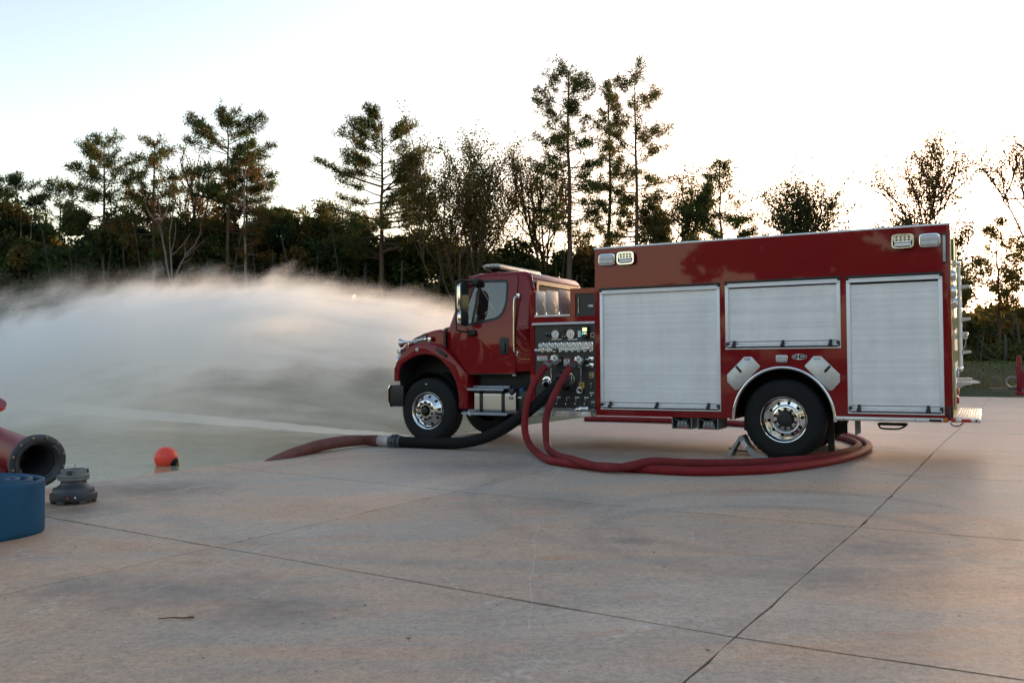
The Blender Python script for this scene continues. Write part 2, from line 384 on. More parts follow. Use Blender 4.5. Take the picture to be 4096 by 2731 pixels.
        return mth(nt, 'MULTIPLY', o, sstep(nt, mth(nt, 'ADD', noise(nt, P, 2.2, 6, .8), mth(nt, 'MULTIPLY', n3, .4)), .58, .8))
    for q in LINES: sc = mth(nt, 'MAXIMUM', sc, line(*q))
    c = mixc(nt, mth(nt, 'MULTIPLY', sc, .55), c, (.64, .63, .62))
    pit = sstep(nt, noise(nt, P, 60, 3, .6), .66, .74)
    c = mixc(nt, mth(nt, 'MULTIPLY', pit, .7), c, (.16, .14, .125))
    oi = nt.nodes.new('ShaderNodeObjectInfo').outputs['Random']
    c = mixc(nt, 1., c, ramp(nt, oi, [(0, (.93, .93, .94)), (1, (1.05, 1.04, 1.03))]), 'MULTIPLY')
    c = mixc(nt, 1., c, (1.08, .985, .89), 'MULTIPLY')
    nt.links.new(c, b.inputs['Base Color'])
    nt.links.new(mth(nt, 'MULTIPLY_ADD', n2, .25, .42), b.inputs['Roughness'])
    h = mth(nt, 'ADD', mth(nt, 'MULTIPLY', n4, .6), n3)
    nt.links.new(bump(nt, h, .35, .006), b.inputs['Normal'])
    return m
CONC = concrete_mat()
def water_mat():
    m, nt, b = new_mat('murky_pond_water')
    P = nt.nodes.new('ShaderNodeNewGeometry').outputs['Position']
    n = noise(nt, P, .18, 4)
    base = ramp(nt, n, [(.3, (.36, .34, .225)), (.7, (.41, .385, .265))])
    sp = nt.nodes.new('ShaderNodeSeparateXYZ'); nt.links.new(P, sp.inputs[0])
    ax = mth(nt, 'SUBTRACT', sp.outputs[0], -2.35); ay = mth(nt, 'SUBTRACT', sp.outputs[1], 19.8)
    al = mth(nt, 'ADD', mth(nt, 'MULTIPLY', ax, -.712), mth(nt, 'MULTIPLY', ay, .702)); ac = mth(nt, 'ABSOLUTE', mth(nt, 'ADD', mth(nt, 'MULTIPLY', ax, .702), mth(nt, 'MULTIPLY', ay, .712)))
    hw = mth(nt, 'MULTIPLY_ADD', al, .075, .55)
    lane = mth(nt, 'SUBTRACT', 1., mth(nt, 'DIVIDE', mth(nt, 'ADD', ac, mth(nt, 'MULTIPLY_ADD', noise(nt, P, 1.1, 6, .7), 1.2, -.6)), hw), clamp=True)
    lane = mth(nt, 'MULTIPLY', sstep(nt, lane, 0., .55), sstep(nt, al, -.8, 1.5))
    nt.links.new(mixc(nt, mth(nt, 'MULTIPLY', lane, .6), base, (.6, .575, .51)), b.inputs['Base Color'])          # water whipped pale where the fall lands
    nt.links.new(mth(nt, 'MULTIPLY_ADD', lane, .4, .09), b.inputs['Roughness'])
    b.inputs['IOR'].default_value = 1.33
    mp = nt.nodes.new('ShaderNodeMapping'); mp.inputs['Scale'].default_value = (.8, 1.6, 1); nt.links.new(P, mp.inputs[0])
    w1 = noise(nt, mp.outputs[0], 1.1, 3, .5); w2 = noise(nt, mp.outputs[0], 7, 3, .6)
    msk = mth(nt, 'MULTIPLY_ADD', sstep(nt, noise(nt, P, .12, 2), .42, .58), .8, .2)
    h = mth(nt, 'MULTIPLY', mth(nt, 'ADD', w1, mth(nt, 'MULTIPLY', w2, .22)), msk)
    nt.links.new(bump(nt, h, .85, .06), b.inputs['Normal']); return m
WATER = water_mat()
def ground_mat():
    m, nt, b = new_mat('rough_grass_and_soil')
    P = nt.nodes.new('ShaderNodeNewGeometry').outputs['Position']
    n = noise(nt, P, .7, 7, .65); n2 = noise(nt, P, 14, 6, .7)
    c = ramp(nt, n, [(.3, (.05, .062, .022)), (.5, (.085, .08, .032)), (.7, (.15, .115, .06))])
    c = mixc(nt, .8, c, ramp(nt, n2, [(.2, (.4, .4, .4)), (.5, (1, 1, 1)), (.8, (1.5, 1.5, 1.4))]), 'MULTIPLY')
    nt.links.new(c, b.inputs['Base Color']); b.inputs['Roughness'].default_value = .95
    nt.links.new(bump(nt, n2, .8, .1), b.inputs['Normal']); return m
GROUND = ground_mat()

# ================================================================== SETTING
TJ = R_(30); E1 = np.array([math.cos(TJ), -math.sin(TJ)]); E2 = np.array([math.sin(TJ), math.cos(TJ)])
WL = -.35                                                     # pond level
def ab(a, b, z=0): q = E1 * a + E2 * b; return (float(q[0]), float(q[1]), z)
def pond_depth(x, y):
    """> 0 inside the pond (metres from its shore)"""
    a = x * E1[0] + y * E1[1]
    d1 = -8.75 - a                                            # quay edge
    shore = np.interp(x, [-200, -60, -8, 2, 10, 200], [72, 66, 62, 54, 40, 30])
    return np.minimum(d1, (shore - y) * .8)
def ground_z(x, y):
    d = pond_depth(x, y); far = np.hypot(x, y)
    z = np.where(d > 0, -.35 - .9 * np.clip(d / 3, 0, 1), np.clip(-.35 - d * .22, -.35, .05))
    a = x * E1[0] + y * E1[1]; b = x * E2[0] + y * E2[1]
    apron = np.clip(np.minimum(a + 9.2, np.interp(x, [-60, 5, 19.3, 20.8, 60], [41.5, 41.5, 39.1, 36.3, 20]) + 1. - y), -1, 1.5)
    z = np.where(apron > 0, -.3 - 0 * z, z)
    berm = np.clip((y - np.interp(x, [5, 19.3, 20.8, 60], [41.5, 39.1, 36.3, 20]) - 3.) / 8, 0, 1)
    berm = berm * berm * (3 - 2 * berm) * 1.05 * np.clip((x - 6) / 6, 0, 1)
    z = np.where((apron <= 0) & (d < -.5), np.maximum(z, berm + .0), z)
    z = z + np.where(d < -4, .35 * np.sin(x * .21 + 1) * np.sin(y * .17), 0) * np.clip((y - 50) / 15, 0, 1)
    return z + np.clip((far - 150) / 400, 0, 1) * 3
def grid_sheet(name, xs, ys, zf, mat):
    X, Y = np.meshgrid(xs, ys); Z = zf(X, Y); nx, ny = len(xs), len(ys)
    v = np.stack([X.ravel(), Y.ravel(), Z.ravel()], 1)
    i = (np.arange(ny - 1)[:, None] * nx + np.arange(nx - 1)[None]).ravel()
    f = np.stack([i, i + 1, i + nx + 1, i + nx], 1)
    return link(name, np_mesh(name, v, f, mat, smooth=True))
def np_mesh(name, v, f, mat, tint=None, smooth=False):
    me = bpy.data.meshes.new(name); k = f.shape[1]
    me.vertices.add(len(v)); me.vertices.foreach_set('co', np.ascontiguousarray(v, dtype=np.float32).ravel())
    me.loops.add(f.size); me.loops.foreach_set('vertex_index', np.ascontiguousarray(f, dtype=np.int32).ravel())
    me.polygons.add(len(f)); me.polygons.foreach_set('loop_start', np.arange(0, f.size, k, dtype=np.int32))
    me.update(calc_edges=True)
    if smooth: me.shade_smooth()
    if tint is not None:
        at = me.color_attributes.new('tint', 'FLOAT_COLOR', 'POINT')
        at.data.foreach_set('color', np.concatenate([tint, np.ones((len(tint), 1))], 1).astype(np.float32).ravel())
    me.materials.append(mat); me.validate(); return me
xs = np.concatenate([np.linspace(-2500, -120, 14), np.linspace(-110, -46, 22), np.linspace(-44, 44, 120), np.linspace(47, 110, 22), np.linspace(130, 2500, 14)])
ys = np.concatenate([np.linspace(-2500, -80, 12), np.linspace(-70, 0, 24), np.linspace(1, 90, 130), np.linspace(93, 170, 24), np.linspace(190, 2500, 14)])
tag(grid_sheet('ground', xs, ys, ground_z, GROUND), kind='structure')
g = G(); g.add([(-400, -60, WL), (14, -60, WL), (14, 90, WL), (-400, 90, WL)], [(0, 1, 2, 3)])
tag(g.build('pond_water', WATER, ang=None), kind='structure')

# concrete apron: every slab its own piece, joints open 10 to 20 mm between them
apron = bpy.data.objects.new('concrete_apron', None); COL.objects.link(apron); tag(apron, kind='structure')
A_ = [-8.97, -4.98, -1.15, 2.75, 6.6, 10.4, 14.2, 18, 21.8, 25.6]
B_ = [-12, -8.6, -5.2, -2.1, .9, 4.14, 7.3, 10.8, 14.1, 17.5, 20.9, 24.3, 27.7, 31.1, 34.5]
def node(i, j):
    a, b = A_[i], B_[j]
    if j == 5: b = {0: 4.76, 1: 4.42}.get(i, 4.13)
    if j == 6: b = {0: 7.93, 1: 7.48}.get(i, 7.29)
    if i == 2: a = [-1.3, -1.3, -1.3, -1.28, -1.25, -1.2, -1.14, -1.14, -1.15, -1.13, -1.1, -1.1, -1.1, -1.1, -1.1][j]
    if i == 1: a = -5.06 if j < 5 else -4.97
    return np.array([a, b])
rng = random.Random(5)
def clip_far(poly):
    """keep the part of the slab in front of the grass line"""
    p0 = np.array([19.3, 39.1]); n = np.array([2.8, 1.5]) / math.hypot(2.8, 1.5); out = []
    n = np.array([.88, .475])
    for k in range(len(poly)):
        a, b = poly[k], poly[(k + 1) % len(poly)]; da, db = (a - p0) @ n, (b - p0) @ n
        if da <= 0: out.append(a)
        if da * db < 0: out.append(a + (b - a) * da / (da - db))
    return out
for i in range(len(A_) - 1):
    for j in range(len(B_) - 1):
        q = [node(i, j), node(i + 1, j), node(i + 1, j + 1), node(i, j + 1)]
        c = sum(q) / 4; ga, gb = .005, .010
        q = [p + (c - p) * np.array([ga / abs(c[0] - p[0]), gb / abs(c[1] - p[1])]) for p in q]
        w = [np.array([E1[0] * p[0] + E2[0] * p[1], E1[1] * p[0] + E2[1] * p[1]]) for p in q]
        w = clip_far(w)
        if len(w) < 3: continue
        near = np.linalg.norm(sum(w) / len(w)) < 14
        pts = []
        for k in range(len(w)):
            a, b = w[k], w[(k + 1) % len(w)]; n = 16 if near else 3
            d = (b - a) / np.linalg.norm(b - a); nn = np.array([-d[1], d[0]])
            for t in range(n):
                e = rng.gauss(0, .0022) + (rng.random() < .06) * rng.uniform(0, .012)
                pts.append(a + (b - a) * t / n + (nn * e if t else 0))
        g = G(); g.prism([(p[0], p[1]) for p in pts], -.16, 0, FLAT)
        o = g.build('slab', CONC, apron, ang=None)
# what shows in the joints, and the quay wall under the edge
g = G()
g.add([ab(-8.9, -13, -.012), ab(26, -13, -.012), ab(26, 34, -.012), ab(-8.9, 34, -.012)], [(0, 1, 2, 3)])
JD = M('joint_dirt', (.035, .032, .03), .95, 0, .3, 6)
o = g.build('joint_bed', JD, apron, ang=None)
poly = clip_far([np.array(ab(a, b)[:2]) for a, b in ((-8.9, -13), (26, -13), (26, 34), (-8.9, 34))])
bpy.data.objects.remove(o)
g = G(); g.prism([tuple(p) for p in poly], -.03, -.012, FLAT); g.build('joint_bed', JD, apron, ang=None)
g = G(); q = [ab(-8.95, -13)[:2], ab(-8.65, -13)[:2], ab(-8.65, 34.5)[:2], ab(-8.95, 34.5)[:2]]
g.prism(q, -1.3, -.165, FLAT); g.build('quay_wall', CONC, apron, ang=None)

# ================================================================== FIRE TRUCK  (local x runs to the rear, y into the truck, z up)
TR = empty('fire_truck', (3.566, 11.673, 0), -R_(28), 'dark red fire engine with silver roller shutters and hoses on its black pump panel', 'fire truck')
WD = 2.45; CY = WD / 2
# ---------------------------------------------------------------- body
ARC_C, ARC_A, ARC_B = -.035, .625, .672
arcpts = [(ARC_C + ARC_A * math.cos(t), .5 + ARC_B * math.sin(t)) for t in [math.pi * k / 28 for k in range(29)]]   # rear -> front
DOORS = [(-2.594, -.847, .602, 2.342), (-.775, .699, 1.437, 2.352), (.771, 1.872, .61, 2.345)]
outer = [(-2.67, .512), (arcpts[-1][0], .512)] + arcpts[::-1][0:] + [(arcpts[0][0], .575), (1.957, .575), (1.957, 2.91), (-2.67, 2.91)]
g = G(); g.prism(outer, 0, .03, SIDE, [[(a, c), (b, c), (b, d), (a, d)] for a, b, c, d in DOORS])
g.box(-2.67, -2.64, .03, WD, .512, 2.91); g.box(1.93, 1.957, .03, WD, .575, 2.91)
g.box(-2.64, 1.93, WD - .03, WD, .66, 2.91); g.box(-2.64, 1.93, .03, WD - .03, 2.86, 2.905)
g.box(-2.64, -.68, .03, WD - .03, .512, .54); g.box(.66, 1.93, .03, WD - .03, .6, .62)
g.box(1.925, 1.962, -.004, .02, .575, 2.915, .004); 
body = g.build('body', RED, TR)
g = G()
for a, b, c, d in DOORS: g.box(a - .01, b + .01, .045, .06, c - .01, d + .01)
g.box(-.72, -.69, .06, WD - .1, .5, 1.25); g.box(.62, .66, .06, WD - .1, .58, 1.25); g.box(-.72, .66, .75, .78, .3, 1.25)
wg = G(); wg.lathe([(.70, .03), (.70, .8)], (ARC_C, 0, .49), n=40); g.add(wg.v, [f for f in wg.f if min(wg.v[i][2] for i in f) > .45])
g.build('wheel_well', DARK, body)
g = G()
for a0, a1 in ((0, math.pi),):
    prof = []
    for k in range(37):
        t = math.pi * k / 36; prof.append((ARC_C + (ARC_A + .004) * math.cos(t), .5 + (ARC_B + .004) * math.sin(t)))
    n = 37; vs = []; fs = []
    sec = [(0, .03), (-.004, -.012), (.012, -.03), (.032, -.026), (.044, -.008), (.042, .001)]
    for x, z in prof:
        d = Vector((x - ARC_C, z - .5)).normalized()
        for r, y in sec: vs.append((x + d.x * r, y, z + d.y * r))
    m = len(sec)
    for i in range(n - 1):
        for j in range(m - 1): fs.append((i * m + j, (i + 1) * m + j, (i + 1) * m + j + 1, i * m + j + 1))
    g.add(vs, fs)
g.build('wheel_arch_trim', CHR, TR, 60)
g = G(); g.box(-2.685, 1.968, -.006, .09, 2.912, 2.93, .003); g.build('top_edge_trim', RAILM, TR)
g = G(); x = -2.68
while x < 1.93:
    g.add([(x, -.009, 2.914), (x + .028, -.009, 2.914), (x + .042, .004, 2.937), (x + .014, .004, 2.937), (x + .028, .07, 2.937), (x + .056, .07, 2.937)], [(0, 1, 2, 3), (3, 2, 5, 4)]); x += .036
o = g.build('top_tread_strip', SLAT, TR, ang=None, kind='stuff')
g = G(); g.box(.628, 1.912, -.03, .05, .522, .572, .004)
rail = g.build('rub_rail', ALU, TR)
for u in (.72, 1.17, 1.55):
    g = G(); g.ball((u, -.031, .549), .009, 8); g.build('rivet', GREY, rail)
g = G(); g.solid(rrect(1.70, 1.84, .532, .562, .014), -.04, -.03, SIDE, .003); ml = g.build('rail_marker', BLKP, rail)
# ---------------------------------------------------------------- roller shutters
def roll_door(u0, u1, z0, z1, latches):
    g = G(); W_ = .046
    g.box(u0, u0 + W_, -.012, .045, z0 + .016, z1 - .085, .004); g.box(u1 - W_, u1, -.012, .045, z0 + .016, z1 - .085, .004)
    g.box(u0, u1, -.016, .045, z0, z0 + .016, .003)
    g.box(u0, u1, -.02, .045, z1 - .084, z1 - .056, .004); g.box(u0 + .01, u1 - .01, -.012, .04, z1 - .054, z1 - .03, .003)
    d = g.build('roller_shutter', RAILM, TR)
    g = G(); g.box(u0 - .004, u1 + .004, -.024, .04, z1 - .03, z1 + .002, .006); g.box(u0, u0 + .03, -.02, .0, z1 - .055, z1 - .03); g.box(u1 - .03, u1, -.02, 0, z1 - .055, z1 - .03)
    g.build('drip_seal', BLKP, d)
    p = .0262; zb = z0 + .106; a, b = u0 + W_ + .001, u1 - W_ - .001
    gs = G(); gs.solid([(0.0016, .0005), (.0, .0022), (0, .0242), (.0016, .0257), (.012, .0257), (.012, .0005)], a, b, lambda y, z, t: (t, y + .016, z), 0)
    me = gs.mesh('slat', SLAT, 30); z = zb; k = 0
    while z + p < z1 - .084:
        link('slat', me, d, (0, 0, z)); z += p; k += 1
    gs = G(); gs.box(a, b, .014, .03, zb - .056, zb - .002, .003); gs.build('bottom_slat', SLAT, d)
    gs = G(); gs.box(a, b, .006, .016, zb - .008, zb - .003); gs.build('slat_lip', GREY, d)
    gb = G(); gb.tube([(u0 + .03, -.04, z0 + .043), (u1 - .03, -.04, z0 + .043)], .0115, 10); gb.build('lift_bar', CHR, d)
    gb = G(); gb.box(a, b, .01, .03, z0 + .017, z0 + .03); gb.build('bottom_seal', BLKP, d)
    for s in (u0 + .012, u1 - .05):
        ge = G(); ge.box(s, s + .038, -.05, -.005, z0 + .028, z0 + .095, .006); ge.build('bar_bracket', BLKP, d)
    for u in latches:
        gl = G(); gl.box(u - .028, u + .028, -.06, -.01, z0 + .028, z0 + .062, .008); gl.box(u - .018, u + .018, -.03, .004, z0 + .062, z0 + .115, .006)
        gl.box(u - .024, u + .024, -.058, -.03, z0 + .036, z0 + .075, .008)
        gl.build('bar_latch', BLKP, d)
    return d
roll_door(*DOORS[0], (-2.44, -1.745, -1.015))
roll_door(*DOORS[1], (-.655, -.02, .575))
roll_door(*DOORS[2], (.905, 1.695))
# ---------------------------------------------------------------- lamps on the body side
def bez_poly(c, z, w, h): 
    out = []
    for k in range(40):
        t = 2 * math.pi * k / 40; ct, st = math.cos(t), math.sin(t); e = .42
        out.append((c + w / 2 * math.copysign(abs(ct) ** e, ct), z + h / 2 * math.copysign(abs(st) ** e, st)))
    return out
def warning_light(u, z, w, h, name='warning_light', rows=2):
    g = G(); g.solid(bez_poly(u, z, w, h), -.045, .0, SIDE, .014, 3, sel=lambda e: max(v.co.y for v in e.verts) < -.03)
    o = g.build(name, CHR, TR)
    g = G(); g.solid(bez_poly(u, z, w * .86, h * .8), -.056, -.04, SIDE, .007, 2); l = g.build('lens', LENS, o)
    g = G(); n = 10
    for r in range(rows):
        for k in range(n): 
            x = u - w * .34 + w * .68 * k / (n - 1); zz = z + h * (.17 if r else -.2)
            g.box(x - w * .024, x + w * .024, -.0595, -.055, zz - h * .12, zz + h * .12, .002)
    g.build('lens_ribs', LENSR, o, kind='stuff'); return o
def scene_light(u, z, w=.245, h=.172, side=1):
    g = G(); pb = bez_poly(u, z, w * 1.04, h * 1.04)
    g.solid(bez_poly(u + .004, z - .002, w * 1.02, h * 1.0), -.06, 0, SIDE, .01, 2)
    o = g.build('scene_light', BLKP, TR)
    g = G(); g.prism(pb, -.08, -.055, SIDE, [bez_poly(u, z, w * .9, h * .86)]); g.build('bezel', CHR, o)
    g = G(); g.prism(rrect(u - w * .43, u + w * .43, z + .0, z + h * .4, .02), -.068, -.058, SIDE); g.build('led_tray', REFL, o)
    for r in range(2):
        for k in range(4):
            gl = G(); gl.ball((u - w * .28 + k * w * .19, -.068, z + h * (.29 - r * .19)), .0145, 10, sc=(1.15, .5, 1)); gl.build('led', LED, o)
    g = G(); g.add([(u - w * .36, -.062, z - h * .1), (u + w * .36, -.062, z - h * .1), (u + w * .4, -.072, z - h * .34), (u - w * .4, -.072, z - h * .34)], [(0, 1, 2, 3)]); g.build('reflector', WHITE, o)
    g = G(); g.box(u - w * .4, u + w * .4, -.075, -.058, z - h * .09, z - h * .01, .003); g.build('divider_bar', CHR, o); return o
warning_light(-2.468, 2.75, .262, .178); scene_light(-2.172, 2.752)
scene_light(1.443, 2.738); warning_light(1.74, 2.733, .242, .176); warning_light(-.034, 1.309, .157, .105)
g = G(); g.box(1.878, 1.922, -.018, 0, 2.45, 2.81, .006); ms = g.build('marker_strip', BLKP, TR)
g = G(); g.box(1.884, 1.916, -.026, -.016, 2.462, 2.785, .004); g.build('strip_lens', LENS, ms)
# ---------------------------------------------------------------- octagonal hatches by the wheel
def hatch(poly, slot, lab):
    g = G(); g.solid(poly, -.014, .0, SIDE, .007, 2); o = g.build('air_bottle_hatch', PLATE, TR)
    g = G(); c, a = slot; t = R_(a)
    g.obox((c[0], -.014, c[1]), (math.cos(t), 0, math.sin(t)), (0, 1, 0), (-math.sin(t), 0, math.cos(t)), .105, .012, .034, .004); g.build('slot_latch', BLKP, o)
    g = G(); g.box(lab[0] - .035, lab[0] + .035, -.018, -.012, lab[1] - .011, lab[1] + .011, .002); l = g.build('hatch_label', BLKP, o)
    g = G(); g.box(lab[0] - .029, lab[0] + .029, -.0195, -.016, lab[1] - .006, lab[1] + .006); g.build('label_face', LABEL, o); return o
hatch([(-.526, 1.339), (-.426, 1.338), (-.318, 1.214), (-.318, 1.20), (-.62, .895), (-.655, .895), (-.76, 1.003), (-.76, 1.10)], ((-.602, 1.172), -50), (-.487, 1.305))
hatch([(.363, 1.339), (.456, 1.338), (.682, 1.105), (.681, 1.004), (.585, .9), (.55, .893), (.25, 1.2), (.25, 1.216)], ((.53, 1.172), 48), (.405, 1.303))
# ---------------------------------------------------------------- oval emblem
g = G(); g.solid(circ(.185, 1.331, .096, 36, .037), -.006, 0, SIDE, .002); em = g.build('emblem', BLKP, TR)
g = G(); g.prism(circ(.185, 1.331, .096, 40, .037), -.008, -.005, SIDE, [circ(.185, 1.331, .091, 40, .0335)])
g.prism([(.175, 1.365), (.186, 1.366), (.178, 1.352), (.172, 1.312), (.178, 1.306), (.24, 1.304), (.18, 1.296), (.155, 1.298), (.163, 1.318), (.170, 1.350), (.160, 1.358), (.125, 1.356), (.15, 1.363)], -.009, -.006, SIDE)
g.build('emblem_ring', WHITE, em, 30)
def put_text(txt, u, z, size, y, mat, parent, name='lettering', sx=1., bold=0):
    vs, fs = text_mesh(txt, size, .0006, sx=sx, bold=bold); g = G()
    g.add([(u + a, y - c, z + b) for a, b, c in vs], fs); return g.build(name, mat, parent, None)
put_text('US', .124, 1.331, .030, -.0085, WHITE, em, bold=.0006, sx=1.1); put_text('FIRE', .225, 1.336, .024, -.0085, WHITE, em, bold=.0005, sx=1.25)
put_text('APPARATUS', .222, 1.321, .009, -.0085, WHITE, em, sx=1.2)
# ---------------------------------------------------------------- wheels
def wheel(u, y0, rad, zc, kind, side=1, name='wheel'):
    """y0 = outer face; side=1 faces -y"""
    o = bpy.data.objects.new(name, None); COL.objects.link(o); o.parent = TR; o.location = (u, y0, zc); o.rotation_euler = (0, 0, 0 if side > 0 else math.pi)
    k = rad / .528
    prof = [(.288, .012), (.305, .0), (.35, -.006), (.40, -.008), (.438, -.006), (.442, -.009), (.447, -.005), (.48, .006), (.505, .022), (.517, .034)]
    prof += [(.528, .046), (.528, .085), (.516, .089), (.516, .097), (.528, .101), (.528, .14), (.516, .144), (.516, .152), (.528, .156), (.528, .195), (.516, .199), (.516, .207), (.528, .211), (.528, .25)]
    prof += [(.517, .262), (.49, .285), (.44, .3), (.36, .3), (.288, .285)]
    sh = {8, 9, 10, len(prof) - 6, len(prof) - 5}
    g = G(); g.lathe([(r * k, t) for r, t in prof], n=132, mod=lambda j, q: (-.009 if (j in sh and q % 3 == 0) else 0)); g.build('tyre', RUB, o, 30)
    if kind == 'front':
        f = lambda r: float(np.interp(r, [.085, .165, .172, .2, .25, .272], [-.062, -.062, -.058, -.03, .012, .03]))
        flange = [(.272, .03), (.283, .012), (.292, -.004), (.30, -.006), (.302, .006), (.285, .03)]
    elif kind == 'rear':
        f = lambda r: float(np.interp(r, [.085, .17, .178, .25], [.118, .118, .13, .145]))
        flange = [(.25, .145), (.256, .12), (.262, .06), (.27, .05), (.276, .02), (.286, .012), (.292, -.004), (.30, -.006), (.302, .006), (.288, .03)]
    if kind:
        R0 = .272 if kind == 'front' else .25; hr = .228 if kind == 'front' else .215
        rings = [(.085, .172), (.172, R0)]; g = G()
        g.lathe([(r, f(r)) for r in (.088, .12, .165, .172)], n=60)
        # outer dish with ten hand holes
        seg = 60; rs = [.172, .184, hr - .024, hr, hr + .024, R0]
        def wv(r, a): return (r * math.cos(a), f(r), r * math.sin(a))
        hole = lambda p, q: p in (2, 3) and q % 6 in (0, 1)
        vs = [wv(r, 2 * math.pi * q / seg) for r in rs for q in range(seg)]; fs = []
        # holes rounded: pull the corner points towards a circle
        for q in range(seg):
            c = q % 6
            if c in (0, 2):
                for p in (2, 4):
                    a = 2 * math.pi * (q + (.3 if c == 0 else -.3)) / seg; r = rs[p] + (.006 if p == 2 else -.006); vs[p * seg + q] = wv(r, a)
        for p in range(len(rs) - 1):
            for q in range(seg):
                if not hole(p, q): fs.append((p * seg + q, p * seg + (q + 1) % seg, (p + 1) * seg + (q + 1) % seg, (p + 1) * seg + q))
        g.add(vs, fs)
        g.lathe(flange, n=60)
        g.build('rim', CHR, o, 50)
        g = G(); d0 = f(.2) + .05; g.lathe([(.28, d0), (.0, d0)], n=32); g.build('brake_drum', DARK, o)
        d = f(.1)
        g = G()
        if kind == 'front':
            g.lathe([(.088, d + .01), (.084, d - .006), (.07, d + .02), (.06, d - .02), (.056, d - .035), (.03, d - .042), (0, d - .042)], n=28)
        else:
            g.lathe([(.115, d + .0), (.108, d - .015), (.1, d - .03), (.094, d - .075), (.088, d - .088), (.06, d - .092), (.05, d - .105), (0, d - .107)], n=28)
        g.build('hub', BLKP, o)
        me = None
        for q in range(10):
            a = 2 * math.pi * (q + .5) / 10; r = .135
            if me is None:
                g = G(); g.lathe([(.021, 0), (.021, -.01), (.016, -.014), (.016, -.034), (.009, -.04), (0, -.04)], n=10); me = g.mesh('lug_nut', BLKP)
            link('lug_nut', me, o, (r * math.cos(a), d, r * math.sin(a)))
        if kind == 'front':
            g = G(); g.obox((-.02, -.01, .425), (1, 0, 0), (0, 1, 0), (0, 0, 1), .04, .006, .014); g.build('tyre_tag', LABEL, o)
    return o
wheel(-5.64, .10, .522, .522, 'front'); wheel(-5.64, WD - .10, .522, .522, 'front', -1)
wheel(-.035, .045, .528, .512, 'rear'); wheel(-.035, .40, .528, .512, None)
wheel(-.035, WD - .045, .528, .512, 'rear', -1); wheel(-.035, WD - .40, .528, .512, None, -1)
# ---------------------------------------------------------------- chassis
g = G()
for y in (.82, 1.55): g.box(-6.15, 1.95, y, y + .08, .62, .88)
for u in (-4.9, -3.9, -2.9, -1.2, .9, 1.6): g.box(u, u + .1, .9, 1.55, .66, .84)
g.tube([(-5.64, .3, .52), (-5.64, WD - .3, .52)], .07, 10); g.tube([(-.035, .3, .52), (-.035, WD - .3, .52)], .08, 10); g.ball((-.035, CY, .52), .24, 14)
g.tube([(-4.6, CY, .7), (-.3, CY, .55)], .06, 8)
g.box(-6.0, -4.75, .62, 1.83, .62, 1.25, .05); g.box(-4.78, -3.75, .3, 2.15, .86, 1.14, .03); g.box(-4.78, -4.0, .7, 1.75, .5, .8, .04)
g.box(-5.1, -4.85, .45, 2.0, .5, 1.1, .02); g.box(-3.7, -2.7, .25, 2.2, .58, .95); g.box(-2.5, -.9, .5, 1.95, .5, .75)
g.box(-4.0, -3.72, .3, .55, .5, .86, .03)
g.build('chassis', DARK, TR)
g = G()
g.box(.445, .53, .5, .512, -.0 + .06, .52); g.build('mud_flap', BLKP, TR)
g = G(); g.prism([(.80, .52), (.87, .52), (.872, .34), (.80, .30)], .4, .404, SIDE); g.build('splash_bracket', GREY, TR)
g = G(); g.box(1.07, 1.42, .42, .62, .44, .47, .01); g.tube(smooth_path([(1.09, .41, .44), (1.13, .40, .405), (1.33, .40, .405), (1.42, .41, .46)], 4), .012, 6); g.build('under_step_slide', BLKP, TR)
# wheel-chock holders hanging under the body
for u0 in (-1.545, -1.18):
    g = G(); w = .275; zb = .352
    g.box(u0, u0 + .012, .02, .5, zb, .51); g.box(u0 + w - .004, u0 + w + .008, .02, .5, zb, .51); g.box(u0 + .012, u0 + w - .004, .02, .5, zb, zb + .01); g.box(u0 + .012, u0 + w - .004, .48, .5, zb + .01, .51)
    h = g.build('chock_holder', GREY, TR)
    g = G(); g.solid([(u0 + .06, .365), (u0 + .235, .365), (u0 + .225, .40), (u0 + .195, .455), (u0 + .08, .455), (u0 + .055, .40)], .05, .4, SIDE, .012)
    for k in range(3): g.box(u0 + .08 + k * .05, u0 + .11 + k * .05, .03, .06, .385, .455, .006)
    g.build('stowed_chock', CHOCK, h)
    g = G(); g.box(u0 + .08, u0 + .21, .035, .06, .363, .372); g.build('red_tab', REDL, h)
    g = G(); g.tube(smooth_path([(u0 + .03, .03, .49), (u0 + .14, .02, .462), (u0 + .25, .03, .49)], 4), .004, 5); g.build('retaining_cable', GREY, h)
# ---------------------------------------------------------------- pump house
PW = -3.73
g = G()
g.box(PW, -3.655, 0, .08, .50, 2.362); g.box(-3.655, -2.672, 0, .08, 1.865, 1.955)
g.box(-3.066, -2.985, 0, .08, 1.955, 2.362); g.box(-2.985, -2.672, 0, .08, 2.285, 2.362); 
g.box(PW, -2.672, .08, WD, 1.90, 1.95); g.box(-3.066, -2.672, .08, WD, 2.325, 2.36); g.box(-3.066, -3.04, .08, WD, 1.955, 2.325)
g.box(PW, PW + .03, .08, WD, .5, 1.9); g.box(PW, -3.655, WD - .08, WD, .5, 2.36); g.box(PW + .03, -2.672, WD - .03, WD, .5, 1.9)
ph = g.build('pump_house', RED, TR)
g = G(); g.box(-3.655, -2.674, .012, .03, .615, 1.865); pp = g.build('pump_panel', BLK, TR)
g = G(); g.box(-2.985, -2.674, .018, .03, 1.955, 2.285); cb = g.build('upper_panel_door', BLK, TR)
g = G(); g.tube([(-2.935, .0, 2.0), (-2.935, .0, 2.235)], .006, 8); g.tube([(-2.935, 0, 2.03), (-2.935, .02, 2.03)], .005, 6); g.tube([(-2.935, 0, 2.2), (-2.935, .02, 2.2)], .005, 6); g.build('pull_bar', CHR, cb)
g = G(); g.box(-2.79, -2.71, .012, .019, 2.085, 2.115, .002); lb = g.build('door_label', LABEL, cb)
